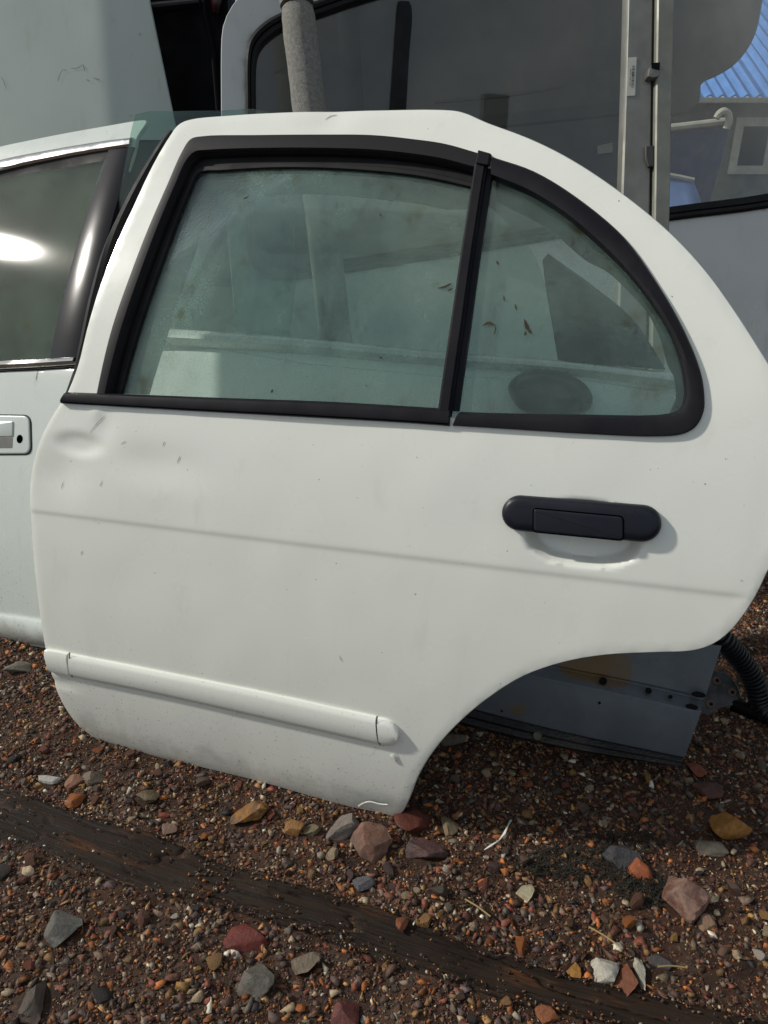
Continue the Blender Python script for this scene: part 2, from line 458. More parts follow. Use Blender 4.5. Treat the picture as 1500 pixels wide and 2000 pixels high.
# ------------------------------------------------------------------ the ground
def gz(x, y):
    near = 1 / (1 + (x * x + y * y) / 30)
    return .010 * noise.noise((x * 2.3, y * 2.3, 1.7)) + .006 * noise.noise((x * 7, y * 7, 4.1)) + .0035 * noise.noise((x * 23, y * 23, 9.3)) * near
def axis(lo, a, b, hi, fine, grow=1.35):
    c = list(np.arange(a, b, fine)); s = fine; x = b
    while x < hi: c.append(x); s *= grow; x += s
    c.append(hi); s = fine; x = a - s; pre = []
    while x > lo: pre.append(x); s *= grow; x -= s
    pre.append(lo); return np.array(pre[::-1] + c)
xs = axis(-90, -1.1, 1.3, 90, .012); ys = axis(-60, .35, 2.1, 120, .012)
gv = [(x, y, gz(x, y)) for y in ys for x in xs]; nx = len(xs)
gf = [(j * nx + i, j * nx + i + 1, (j + 1) * nx + i + 1, (j + 1) * nx + i) for j in range(len(ys) - 1) for i in range(nx - 1)]
GROUND = mesh('ground', gv, gf, SOIL); GROUND['kind'] = 'structure'

# ------------------------------------------------------------------ main white rear door
PV = np.polyfit([-.05, 0, .08, .18, .28, .38, .5, .6, .66, .74, .84, .94, 1.04, 1.14], [-.100, -.076, -.044, -.019, -.006, 0, -.001, -.006, -.016, -.036, -.066, -.102, -.142, -.186], 7)
def F_door(u, v):
    v = min(max(v, -.06), 1.14); return float(np.polyval(PV, v)) - .010 * ((u - .1) / .65) ** 2
g0, g1 = ground(180, 1440), ground(770, 1597)
YAW = math.degrees(math.atan2(g1.y - g0.y, g1.x - g0.x))
M = Sheet((g0 + g1) / 2, YAW, 15, F_door)
for _ in range(8):                                    # slide it until its lower edge stands on the gravel
    low = sum(M.P(*M.at(*q)).z for q in ((300, 1478), (475, 1518), (690, 1579))) / 3
    M.O += M.a * (low - .001) * 1.1
door = thing('car_door', 'large white rear car door with black window trim and black handle, leaning nearest the camera', 'car door', (M.O.x, M.O.y, 0))

main_px = [(130, 770), (152, 715), (170, 642), (194, 562), (225, 481), (262, 400), (300, 320), (333, 264), (347, 245), (366, 235), (450, 226), (560, 220), (700, 217), (860, 215), (900, 219),
           (950, 240), (1030, 270), (1100, 304), (1180, 354), (1260, 414), (1320, 467), (1380, 533), (1430, 602), (1480, 680), (1522, 750), (1552, 815), (1568, 890), (1563, 970), (1540, 1045), (1500, 1112),
           (1478, 1158), (1450, 1203), (1420, 1238), (1388, 1260), (1350, 1271), (1280, 1274), (1180, 1279), (1100, 1293), (1020, 1321), (950, 1365), (890, 1416), (846, 1466), (815, 1516), (795, 1566), (782, 1590),
           (768, 1597), (745, 1591), (690, 1579), (600, 1554), (500, 1526), (400, 1501), (300, 1478), (220, 1456), (182, 1441), (150, 1415), (125, 1381), (108, 1345), (95, 1300), (84, 1250), (74, 1180), (65, 1100),
           (60, 1020), (58, 960), (62, 915), (72, 876), (88, 838), (105, 808), (118, 788)]
outline = spline(M.uv(main_px), 4, True)
wo_px = [(191, 768), (220, 643), (255, 541), (292, 445), (329, 360), (356, 299), (374, 272), (399, 266), (500, 264), (633, 263), (729, 264), (809, 272), (870, 281), (944, 302)]
wi_px = [(228, 770), (260, 653), (303, 525), (340, 424), (365, 362), (377, 338), (392, 332), (420, 331), (527, 325), (633, 326), (740, 333), (810, 341), (858, 350), (928, 366)]
qo_px = [(962, 308), (1043, 336), (1127, 387), (1220, 466), (1290, 564), (1337, 648), (1367, 723), (1375, 769), (1374, 802), (1360, 831), (1337, 846), (1290, 852), (1127, 846), (1000, 838), (886, 831)]
qi_px = [(960, 348), (1033, 379), (1099, 420), (1173, 483), (1229, 539), (1276, 600), (1309, 655), (1327, 704), (1336, 751), (1336, 774), (1329, 796), (1313, 807), (1127, 810), (1000, 808), (897, 805)]
L = lambda a, b, t: [(p[0] + (q[0] - p[0]) * t, p[1] + (q[1] - p[1]) * t) for p, q in zip(a, b)]
hole_px = L(wo_px, wi_px, .42) + L(qo_px, qi_px, .5)[0:] + [(640, 797), (420, 790), (206, 781)]
hole = spline(M.uv(hole_px), 3, True)

c0, c1 = M.at(58, 998), M.at(1462, 1166)
cs = (c1[1] - c0[1]) / (c1[0] - c0[0])
hc = M.at(1138, 1042); hx = np.array(M.at(1250, 1052)) - np.array(hc); ha = np.linalg.norm(hx); hx /= ha
hv = abs(M.at(1150, 1105)[1] - hc[1])
dents = [(M.at(152, 868), .040, .016, -.0041), (M.at(200, 838), .024, .026, -.0024), (M.at(118, 925), .05, .04, -.004), (M.at(190, 800), .012, .018, .0022), (M.at(300, 905), .09, .030, -.003),
         (M.at(650, 230), .03, .02, -.003), (M.at(745, 1580), .05, .02, -.004), (M.at(118, 1335), .03, .006, -.004)]
def H_door(u, v):
    d = v - (c0[1] + cs * (u - c0[0]))
    w = .0015 / (1 + math.exp(-max(min(d / .0015, 30), -30))) - .00075
    w *= smooth((c1[0] - u) / .03 + .3)
    for (a, b), su, sv, h in dents:
        e = ((u - a) / su) ** 2 + ((v - b) / sv) ** 2
        if e < 9: w += h * math.exp(-e * e if h < -.004 else -e)
    p = np.array((u - hc[0], v - hc[1])); x = p.dot(hx); y = p.dot(np.array((-hx[1], hx[0])))
    e = math.sqrt((abs(x) / (ha * 1.02)) ** 2.6 + (abs(y) / hv) ** 2.6)
    if e < 1.12: w -= .022 * smooth((1.10 - e) / .34)
    w += .0006 * noise.noise((u * 6, v * 6, 2.2)) + .0006 * noise.noise((u * 15, v * 15, 7.7))
    return w
extra = []
for dd in (-.0105, -.0075, -.005, -.003, -.001, .001, .003, .005, .0075, .0105):
    for u in np.arange(c0[0] - .02, c1[0] + .1, .0045): extra.append((u, c0[1] + cs * (u - c0[0]) + dd))
hy = np.array((-hx[1], hx[0])); dq = dents[0][0]
def in_dish(p): q = p - np.array(hc); return (np.abs(q @ hx) < ha * 1.2) & (np.abs(q @ hy) < hv * 1.25)
def in_crease(p): return np.abs(p[:, 1] - (c0[1] + cs * (p[:, 0] - c0[0]))) < .0135
def in_dent(p): return (np.abs(p[:, 0] - dq[0] - .02) < .11) & (np.abs(p[:, 1] - dq[1] + .01) < .08)
ex = []
for i in np.arange(-ha * 1.2, ha * 1.2, .0042):
    for j in np.arange(-hv * 1.25, hv * 1.25, .0042): ex.append(np.array(hc) + hx * i + hy * j)
for i in np.arange(-.09, .13, .0045):
    for j in np.arange(-.09, .07, .0045): ex.append((dq[0] + i, dq[1] + j))
ex = np.array(ex); ex = ex[~in_crease(ex)]
extra = np.vstack([np.array(extra), ex])
clear_ = lambda p: in_dish(p) | in_crease(p) | in_dent(p)
body = panel('outer_panel', M, outline, WHITE, door, [hole], .0085, H_door, extra, clear_)

# inner shell of the door and its window frame, seen through the glass and from the side
inner_px = [(150, 830), (640, 845), (900, 862), (1400, 880), (1530, 900), (1525, 980), (1480, 1110), (1420, 1215), (1350, 1250), (1180, 1258), (1080, 1275), (1000, 1310), (930, 1350), (870, 1400), (825, 1455), (790, 1520), (765, 1570),
            (600, 1530), (400, 1478), (220, 1435), (160, 1390), (120, 1290), (95, 1150), (85, 1000), (95, 900)]
ipoly = inset(even(spline(M.uv(inner_px), 3, True), .02, True), .012)
boss('inner_shell', M, ipoly, [(0, -.012), (0, -.055), (.012, -.072)], PALE_DOOR, door)
fi = L(wo_px, wi_px, 1.62)[:-1] + [(922, 392)]; fo = L(wo_px, wi_px, .2)[:-1] + [(940, 320)]
FRAME_IN = plain('inner_frame_grey', (.22, .25, .235), .6, var=.2)
strip('inner_frame', M, fo, fi, [(0, -.020), (0, -.050), (1, -.052), (1, -.045)], FRAME_IN, door)
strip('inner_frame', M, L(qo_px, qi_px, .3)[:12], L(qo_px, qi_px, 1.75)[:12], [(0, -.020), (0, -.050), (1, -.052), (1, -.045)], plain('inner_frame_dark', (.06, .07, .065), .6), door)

# glass
def pane(name, sh, px, mat, parent, off, step=.03, thick=.004):
    poly = even(spline(sh.uv(px, off), 3, True), step * .6, True)
    q = np.array(poly); lo, hi = q.min(0), q.max(0)
    g = np.stack([a.ravel() for a in np.meshgrid(np.arange(lo[0], hi[0], step), np.arange(lo[1], hi[1], step))], 1)
    g = g[inside(g, poly)]; g = g[edge_dist(g, poly) > step * .3]
    co = [Vector(p) for p in poly] + [Vector((float(a), float(b))) for a, b in g]; n = len(poly)
    V2, _, T, ov, _, _ = delaunay_2d_cdt(co, [(i, (i + 1) % n) for i in range(n)], [], 1, 1e-7)
    m = len(V2); verts = [sh.P(p[0], p[1], off) for p in V2] + [sh.P(p[0], p[1], off - thick) for p in V2]
    inv = {k: i for i, s in enumerate(ov) for k in s}
    faces = [tuple(t) for t in T] + [tuple(x + m for x in t[::-1]) for t in T]
    for i in range(n):
        a, b = inv[i], inv[(i + 1) % n]; faces.append((a, a + m, b + m, b))
    return mesh(name, verts, faces, mat, parent)
pane('window_glass', M, L(wo_px, wi_px, .8)[:-1] + [(940, 345), (905, 560), (868, 812), (640, 800), (420, 792), (205, 782)], GLASS, door, -.017)
pane('quarter_glass', M, L(qo_px, qi_px, .75) + [(880, 815), (905, 640), (930, 470), (950, 330)], GLASS_Q, door, -.008)

# black trims
strip('window_trim', M, wo_px, L(wo_px, wi_px, .5), [(0, -.002), (.03, .003), (.35, .0045), (.85, .0035), (1, -.003), (1.02, -.016)], TRIM, door)
strip('run_channel', M, L(wo_px, wi_px, .5), wi_px, [(-.02, -.018), (0, -.004), (.12, -.008), (.2, -.014), (.62, -.0145), (.68, -.011), (.9, -.012), (1, -.0165)], RUBBER, door)
bt = [(133, 766), (215, 769), (420, 777), (640, 785), (860, 798), (880, 799)]; bb = [(123, 788), (210, 793), (420, 805), (640, 817), (795, 826), (879, 832)]
strip('belt_trim', M, bt, bb, [(0, -.014), (0, .004), (.12, .008), (.6, .010), (.82, .009), (.88, .006), (.93, .0075), (1, .0025), (1, -.004)], BLACK_TRIM, door)
strip('quarter_trim', M, qo_px, qi_px, [(0, -.004), (.0, .004), (.08, .007), (.6, .0085), (.85, .006), (1, -.006), (1, -.012)], BLACK_TRIM, door)
dl = [(929, 318), (905, 470), (880, 640), (857, 800)]; dr = [(963, 322), (940, 470), (917, 640), (894, 804)]
strip('division_bar', M, dl, dr, [(0, -.016), (0, .004), (.12, .0065), (.55, .0065), (.62, .003), (.70, .0035), (.76, -.001), (1, -.002), (1, -.012)], BLACK_TRIM, door)
strip('trim_cap', M, [(936, 297), (931, 321)], [(961, 304), (957, 326)], [(0, 0), (.0, .008), (.1, .010), (.9, .010), (1, .008), (1, 0)], BLACK_TRIM, door, k=2)
# rubber weather seal along the front edge, behind the skin
seal = [M.P(*M.at(x, y), -.014) for x, y in [(122, 786), (143, 725), (172, 590), (202, 485), (250, 382), (308, 285), (330, 256)]]
tube('weather_seal', spline(seal, 5), .009, RUBBER, door, n=8)

# pull handle
def cap_at(sh, a, b, rpx):
    A, B = np.array(sh.at(*a)), np.array(sh.at(*b)); r = np.linalg.norm(np.array(sh.at(a[0], a[1] - rpx)) - A); return pill(*A, *B, r)
hp = cap_at(M, (1016, 1001), (1254, 1021), 34)
hA = np.array([(1, u, v) for u, v in hp]); hflat = np.linalg.lstsq(hA, np.array([F_door(u, v) for u, v in hp]), rcond=None)[0]
hb = boss('handle', M, hp, [(-.001, -.012), (0, .002), (0, .007), (.0022, .0110), (.006, .0130), (.012, .0138)], HANDLE, door, flat=hflat)
lev = rrect(M.uv([(1043, 988), (1043, 1036), (1219, 1053), (1219, 1004)]), .006)
boss('grip_recess', M, lev, [(0, .009), (0, .0145), (.0008, .0145)], GAP, hb, flat=hflat)
boss('grip', M, inset(lev, .0016), [(0, .010), (0, .0149), (.0010, .0155), (.003, .0157)], HANDLE, hb, flat=hflat)

# lower side moulding in three pieces
mp_ = [(0, -.001), (.02, .003), (.10, .0055), (.22, .0073), (.5, .0082), (.8, .0074), (.92, .005), (.99, .002), (1, -.002)]
strip('side_moulding', M, [(138, 1276), (300, 1308), (500, 1348), (735, 1399)], [(143, 1322), (300, 1354), (500, 1399), (741, 1454)], mp_, WHITE, door)
strip('moulding_end', M, [(90, 1268), (110, 1270), (134, 1275)], [(101, 1312), (118, 1316), (140, 1321)], [(0, -.001), (.03, .005), (.2, .008), (.8, .0075), (.97, .004), (1, -.002)], WHITE, door)
strip('moulding_end', M, [(738, 1401), (755, 1404), (770, 1412), (779, 1426), (780, 1434)], [(744, 1455), (757, 1456), (770, 1453), (778, 1444), (780, 1435)], mp_, WHITE, door)
for a, b in (((136, 1274), (141, 1323)), ((736, 1398), (742, 1456))):
    strip('seam', M, [a, ((a[0] + b[0]) / 2 - 3, (a[1] + b[1]) / 2), b], [(a[0] + 2, a[1]), ((a[0] + b[0]) / 2 - 1, (a[1] + b[1]) / 2), (b[0] + 2, b[1])], [(0, .001), (1, .001)], SEAM, door, k=4, off=.0055)
def scratch(sh, pts, width, mat, parent, off=.0007, H=None):
    uv = even(spline(sh.uv(pts), 4), .004); verts, faces = [], []; n = len(uv)
    for i, (u, v) in enumerate(uv):
        a = np.array(uv[min(i + 1, n - 1)]) - np.array(uv[max(i - 1, 0)]); a /= np.linalg.norm(a) + 1e-9
        wd = width * (1 - abs(2 * i / (n - 1) - 1) ** 3) * (.6 + .8 * random.random()) + .00015
        for s in (-1, 1):
            x, y = u - a[1] * wd * s, v + a[0] * wd * s; verts.append(sh.P(x, y, off + (H(u, v) if H else 0)))
    for i in range(n - 1): faces.append((2 * i, 2 * i + 1, 2 * i + 3, 2 * i + 2))
    return mesh('scratch', verts, faces, mat, parent, face_to=sh.n)
SCR = plain('scratch_grey', (.30, .29, .26), .8, bump=0, var=.5)
for p in ([(175, 845), (190, 826), (205, 812)], [(236, 868), (246, 861)], [(318, 872), (322, 862)], [(345, 905), (352, 890)], [(118, 955), (122, 940)], [(196, 950), (200, 938)], [(158, 1084), (161, 1075)],
          [(1466, 640), (1471, 622)], [(1476, 655), (1481, 632)], [(1455, 598), (1458, 586)], [(1471, 610), (1475, 596)], [(662, 1280), (668, 1292)], [(1446, 1134), (1450, 1132)], [(634, 234), (645, 226), (658, 224)]):
    scratch(M, p, .00035, SCR, door, .0008, H_door)
FLECK = plain('dried_leaf_bit', (.045, .035, .02), .9, bump=0)
for p, w_, o_ in (([(940, 636), (952, 630), (966, 634)], .0014, -.006), ([(966, 634), (966, 645), (962, 655)], .0007, -.006), ([(1023, 622), (1029, 640), (1038, 652)], .0022, -.006), ([(1026, 645), (1024, 655)], .0012, -.006),
                  ([(982, 575), (984, 588)], .0008, -.006), ([(1004, 592), (1008, 605)], .0008, -.006), ([(968, 508), (973, 516)], .0014, -.006), ([(466, 384), (478, 378)], .0010, -.015), ([(735, 412), (738, 418)], .0012, -.015),
                  ([(848, 560), (862, 558), (878, 550)], .0016, -.015), ([(868, 566), (880, 560)], .0010, -.015), ([(520, 768), (524, 760)], .0012, -.015), ([(735, 695), (738, 700)], .0012, -.015), ([(706, 752), (710, 754)], .001, -.015)):
    scratch(M, p, w_, FLECK, door, o_).name = 'leaf_bit'
# peeling paint flap at the rear lower corner
strip('paint_flap', M, [(699, 1573), (709, 1567), (722, 1564), (742, 1569), (757, 1570)], [(703, 1577), (711, 1571), (723, 1568), (742, 1571), (757, 1572)], [(0, .0003), (.5, .0014), (1, .0006)], WHITE, door, off=.001)
strip('paint_flap', M, [(763, 1473), (770, 1471), (773, 1478)], [(763, 1480), (768, 1486), (773, 1490)], [(0, .0005), (.5, .002), (1, .0005)], CHIP, door, off=.001)

# ------------------------------------------------------------------ white door at the left
LK = 1.0
def F_left(u, v):
    v = min(max(v * .84, -.06), 1.14); return float(np.polyval(PV, v)) * LK
l0 = ground(30, 1262)
LD = Sheet(l0, -24.5, 26, F_left)
for _ in range(8):
    low = LD.P(*LD.at(70, 1261)).z; LD.O += LD.a * (low - .001) * 1.1
l0 = LD.O
ld = thing('car_door', 'dirtier white car door with chrome window strips and flush white handle at the left', 'car door', (l0.x, l0.y, 0))
lo_px = [(-190, 345), (-150, 328), (-100, 312), (0, 286), (47, 276), (117, 262), (210, 245), (284, 234), (287, 236), (266, 268), (262, 290), (235, 370), (210, 460), (185, 560), (165, 660), (158, 720), (160, 760), (150, 830), (130, 950), (125, 1080), (130, 1190), (140, 1262),
         (60, 1261), (0, 1248), (-150, 1222), (-195, 1200), (-210, 1000), (-205, 700)]
lh_px = [(-170, 560), (-160, 400), (-100, 362), (0, 334), (117, 308), (250, 284), (232, 360), (205, 450), (180, 560), (163, 640), (155, 714), (0, 716), (-170, 728)]
lbody = panel('outer_panel', LD, even(spline(LD.uv(lo_px), 3, True), .01, True), WHITE_OLD, ld, [even(LD.uv(lh_px), .01, True)], .012,
              lambda u, v: .001 * noise.noise((u * 7, v * 7, 5)))
pane('window_glass', LD, [(-175, 560), (-165, 400), (-100, 366), (0, 340), (117, 318), (214, 300), (180, 390), (145, 500), (118, 610), (99, 715), (0, 722), (-175, 734)], GLASS_LEFT, ld, -.006)
strip('chrome_strip', LD, [(-170, 372), (-90, 342), (0, 314), (117, 291), (210, 276), (262, 270)], [(-170, 394), (-90, 364), (0, 336), (117, 310), (210, 294), (257, 287)], [(0, -.004), (0, .003), (.15, .008), (.5, .011), (.85, .008), (1, .003), (1, -.006)], CHROME, ld)
strip('run_channel', LD, [(-170, 394), (-90, 363), (0, 335), (117, 309), (213, 293)], [(-170, 406), (-90, 375), (0, 346), (117, 325), (211, 309)], [(0, .002), (.3, -.002), (1, -.006)], RUBBER, ld)
strip('pillar_cover', LD, [(213, 294), (149, 490), (98, 705)], [(263, 288), (205, 490), (161, 702)], [(0, -.003), (.0, .002), (.03, .003), (.97, .003), (1, .002), (1, -.012)], N('gloss_black_cover').set(base=(.010, .010, .012), rough=.22, spec=.25).m, ld)
strip('edge_flange', LD, [(262, 272), (232, 372), (205, 462), (180, 570), (160, 690)], [(303, 252), (300, 290), (272, 390), (236, 520), (212, 650)], [(0, -.002), (.05, -.012), (.6, -.030), (1, -.045)], plain('door_edge_black', (.012, .016, .016), .5), ld)
strip('belt_strip', LD, [(-190, 713), (0, 705), (80, 702), (150, 698)], [(-190, 732), (0, 723), (80, 719), (151, 714)], [(0, -.006), (0, .004), (.15, .009), (.55, .012), (.9, .007), (1, .003), (1, -.004)], CHROME, ld)
strip('belt_seal', LD, [(-190, 732), (0, 723), (80, 719), (151, 714)], [(-190, 736), (0, 727), (80, 723), (151, 719)], [(0, .003), (.5, .004), (1, .001)], RUBBER, ld)
lhq = rrect(LD.uv([(-118, 809), (-118, 888), (62, 887), (60, 812)][::1]), .018, 8)
lh = boss('handle', LD, inset(lhq, .0), [(-.0022, -.002), (-.0018, .0012), (.0004, .0012)], SEAM, ld, top=False)
boss('handle_surround', LD, inset(lhq, .0008), [(0, -.002), (0, .003), (.0015, .0042), (.003, .0044)], WHITE_OLD, lh)
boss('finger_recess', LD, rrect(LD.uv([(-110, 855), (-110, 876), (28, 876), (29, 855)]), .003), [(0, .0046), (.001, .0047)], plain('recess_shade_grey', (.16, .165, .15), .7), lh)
boss('grip', LD, rrect(LD.uv([(-110, 824), (-110, 853), (29, 853), (30, 824)]), .003), [(-.0008, .0040), (0, .0065), (.001, .0072)], WHITE_OLD, lh)
kx = LD.at(42, 858); boss('key_lock', LD, [(kx[0] + .0078 * math.cos(a), kx[1] + .0085 * math.sin(a)) for a in np.linspace(0, 2 * math.pi, 20, endpoint=False)], [(0, .004), (0, .0050), (.001, .0051)], GAP, lh)
strip('lower_moulding', LD, [(-190, 1170), (0, 1198), (70, 1208), (132, 1218)], [(-190, 1222), (0, 1249), (76, 1262), (136, 1270)], [(0, -.002), (.03, .006), (.2, .012), (.55, .014), (.9, .006), (1, -.004)], WHITE_OLD, ld)
scratch(LD, [(74, 722), (72, 735), (71, 744)], .0007, SEAM, ld)
boss('inner_shell', LD, inset(even(spline(LD.uv([(-180, 785), (0, 770), (140, 770), (125, 950), (115, 1200), (60, 1240), (-170, 1190)]), 3, True), .03, True), .01), [(0, -.012), (0, -.05), (.012, -.06)], PALE_DOOR, ld)

# ------------------------------------------------------------------ door stacked behind the main one
T3 = Sheet(M.O - M.n * .125, YAW + 1.5, 15, F_door)
td = thing('car_door', 'pale car door stacked behind the front one, black oval shape seen through the glass', 'car door', (T3.O.x, T3.O.y, 0))
t_px = [(262, 690), (600, 712), (880, 738), (1318, 770), (1318, 830), (1250, 1120), (1180, 1235), (1000, 1262), (880, 1330), (790, 1420), (745, 1500), (700, 1490), (500, 1440), (300, 1392), (230, 1330), (190, 1200), (180, 1000), (195, 850)]
panel('outer_panel', T3, even(spline(T3.uv(t_px), 2, True), .012, True), PALE_DOOR, td, [], .02)
strip('belt_strip', T3, [(262, 638), (420, 648), (600, 661), (880, 688), (1100, 704), (1330, 730)], [(256, 672), (420, 680), (600, 692), (880, 716), (1100, 732), (1330, 760)], [(0, -.01), (0, .004), (.2, .012), (.5, .014), (.85, .008), (1, .000)], DULL, td)
strip('belt_seal', T3, [(256, 672), (420, 680), (600, 692), (880, 716), (1100, 732), (1330, 760)], [(252, 692), (420, 698), (600, 716), (880, 742), (1100, 757), (1330, 772)], [(0, -.004), (.5, -.006), (1, -.008)], PALE_DOOR, td)
pane('window_glass', T3, [(275, 650), (330, 480), (392, 338), (560, 335), (740, 342), (900, 366), (985, 430), (1044, 498), (1075, 600), (1092, 712), (880, 700), (600, 672)], GLASS_THIRD, td, -.012)
strip('mirror_sail', T3, [(1060, 510), (1066, 560), (1078, 630), (1090, 705)], [(1072, 496), (1160, 560), (1238, 626), (1300, 722)], [(0, -.012), (0, .004), (.1, .008), (.9, .008), (1, .003), (1, -.012)], plain('sail_black', (.02, .025, .026), .4), td)
mq = spline(T3.uv([(990, 756), (1010, 732), (1048, 722), (1100, 728), (1140, 748), (1157, 775), (1150, 800), (1120, 812), (1060, 815), (1015, 800)], .03), 4, True)
boss('black_oval', T3, mq, [(.002, .0), (-.0, .02), (.004, .034), (.012, .045), (.022, .05)], plain('oval_black', (.02, .024, .026), .4), td)  # raised black oval, seen through the front door's glass

# ------------------------------------------------------------------ loose green window pane between the doors
gp = Sheet(at_y(300, 225, 1.70), -8, 20)
lp = pane('window_pane', gp, [(264, 224), (268, 220), (350, 217), (440, 216), (522, 219), (560, 300), (560, 700), (420, 1000), (215, 1000), (200, 560), (230, 400)], GLASS_LOOSE, None, 0, .05)
tag(lp, 'loose green-tinted window pane wedged upright between the two white doors', 'window pane')

# ------------------------------------------------------------------ pale silver bonnet at upper left
bo = at_y(200, 180, 2.25)
fold = []
def F_bon(u, v):
    x = u - (.0 - v * .06); return -.05 * max(0, x) ** 2 * 4 - .16 * smooth((x + .005) / .05) * max(0, x) - .03 * u * u
BN = Sheet(bo, -4, 17, F_bon)
bonnet = thing('bonnet', 'pale silver-green bonnet panel standing upright behind the doors at upper left', 'car bonnet', (bo.x, bo.y, 0))
panel('outer_panel', BN, even(spline(BN.uv([(-360, -160), (0, -150), (265, -120), (290, 0), (312, 105), (335, 216), (352, 300), (380, 460), (400, 640), (200, 800), (-300, 800), (-420, 300)]), 3, True), .012, True), SILVER, bonnet, [], .02,
      lambda u, v: .002 * noise.noise((u * 4, v * 4, 3)))
for p in ([(113, 160), (119, 142), (124, 136)], [(124, 136), (132, 138)], [(138, 134), (152, 133), (163, 126)], [(163, 126), (166, 140)], [(168, 156), (176, 158)], [(182, 152), (187, 154), (196, 156)], [(3, 150), (10, 165), (13, 176)], [(273, 70), (275, 64)], [(60, 137), (62, 138)]):
    scratch(BN, p, .0006, SCR, bonnet, .0018)

# ------------------------------------------------------------------ black bumper in the gap
bz = at_y(370, 120, 2.45)
BK = Sheet(bz, 3, 8)
bump_ = thing('bumper', 'black plastic bumper standing on end in the dark gap beside the grey van door', 'bumper', (bz.x, bz.y, 0))
strip('shell', BK, [(250, -140), (255, 0), (260, 120), (270, 300), (290, 560)], [(455, -140), (455, 0), (455, 120), (455, 300), (455, 560)], [(0, -.06), (.02, .0), (.2, .006), (.3, -.006), (.55, -.012), (.66, .002), (.95, .002), (1, -.05)], DARK, bump_)
strip('crash_rib', BK, [(292, 8), (340, 4), (392, 0)], [(296, 26), (340, 20), (392, 14)], [(0, 0), (.1, .02), (.5, .03), (.8, .028), (1, .0)], plain('ridge_highlight_black', (.035, .036, .042), .35), bump_)  # paler black puts the top ridge's highlight into the colour
tube('crash_rib', [BK.P(*BK.at(x, y), .02) for x, y in [(398, -20), (404, 40), (418, 100), (428, 220)]], .006, DARK, bump_, n=8)
strip('tail_lens', BK, [(404, -30), (412, 8), (418, 30)], [(440, -30), (436, 8), (430, 34)], [(0, .02), (.3, .035), (1, .03)], plain('dark_red_lens', (.03, .004, .005), .15), bump_)

# ------------------------------------------------------------------ grey van door with its window
vo = at_y(433, 215, 1.95)
VN = Sheet(vo, 11, 13, lambda u, v: -.02 * (u - .6) ** 2)
van = thing('van_door', 'grey van door with large rubber-sealed window leaning behind the white doors', 'van door', (vo.x, vo.y, 0))
lb = VN.at(433, 215)
vpx = [(433, 300), (433, 215), (433, 90), (436, 52), (446, 25), (470, -10), (520, -60), (700, -110), (1200, -170), (1900, -190), (2050, -120), (2060, 200)]
vuv = VN.uv(vpx); vb = -(VN.O.z - .03) / VN.e2.z
vuv = spline(vuv, 3) + [(vuv[-1][0], vb), (vuv[0][0], vb)]
go = [(480, 215), (480, 110), (487, 78), (510, 50), (548, 27), (620, 3), (700, -24), (900, -70), (1500, -120), (1900, -130), (1990, -60), (1990, 200), (1900, 310), (1750, 352), (1500, 407), (1308, 432), (1000, 482), (700, 530), (560, 548), (510, 540), (485, 500), (480, 400)]
gi = [(500, 215), (502, 120), (510, 96), (534, 72), (566, 54), (632, 31), (706, 6), (900, -42), (1500, -95), (1880, -105), (1960, -40), (1960, 190), (1885, 285), (1740, 324), (1500, 378), (1308, 404), (1000, 454), (700, 502), (566, 520), (524, 512), (506, 488), (500, 400)]
panel('skin', VN, even(vuv, .015, True), VAN_GREY, van, [even(spline(VN.uv(L(go, gi, .5)), 3, True), .015, True)], .03, lambda u, v: .0015 * noise.noise((u * 5, v * 5, 8)), hem=.03, roll=.0008)
strip('window_gasket', VN, go, gi, [(0, -.003), (.0, .006), (.2, .011), (.42, .009), (.48, .004), (.55, .008), (.8, .008), (1, .002), (1, -.012)], RUBBER, van, closed=True, k=4)
pane('window_glass', VN, L(go, gi, .85), GLASS_VAN, van, -.006, .08)
# lining panel seen behind the dusty glass, its lower right corner rounded
LN = Sheet(VN.O - VN.n * .16, 11, 13)
lin = [(462, -200), (1490, -220), (1486, 20), (1474, 70), (1452, 108), (1425, 134), (1396, 150), (1369, 163), (1367, 196), (1345, 216), (1312, 226), (1225, 232), (1222, 520), (800, 640), (462, 700)]
boss('window_blind', LN, even(spline(LN.uv(lin[:12]), 3) + LN.uv(lin[12:]), .02, True), [(0, -.012), (0, 0), (.004, .004)], LINING, van)
strip('window_bar', VN, [(777, 4), (775, 20), (768, 120), (760, 226), (752, 330)], [(799, 4), (804, 20), (798, 120), (792, 230), (786, 334)], [(0, -.004), (0, .003), (.2, .006), (.8, .006), (1, .003), (1, -.004)], RUBBER, van)
STREAK_GREY = plain('streak_grey', (.15, .155, .148), .7, var=.15, scale=14)  # raised grey strips stand for soft lighter reflections in the van glass
strip('reflection_streak', LN, [(658, -30), (662, 100), (672, 230)], [(700, -30), (704, 100), (712, 230)], [(0, .004), (.3, .016), (.7, .016), (1, .004)], STREAK_GREY, van)
strip('reflection_stripe', LN, [(850, 238), (1030, 218), (1205, 200)], [(850, 262), (1030, 246), (1205, 228)], [(0, .004), (.1, .012), (.9, .012), (1, .004)], STREAK_GREY, van)
strip('reflection_stripe', LN, [(850, 195), (1000, 180), (1096, 169)], [(850, 204), (1000, 190), (1096, 173)], [(0, .004), (.2, .009), (.8, .009), (1, .004)], STREAK_GREY, van)
strip('window_sticker', LN, [(1163, 287), (1193, 280)], [(1164, 303), (1193, 299)], [(0, .010), (1, .010)], PAPER, van, k=2)

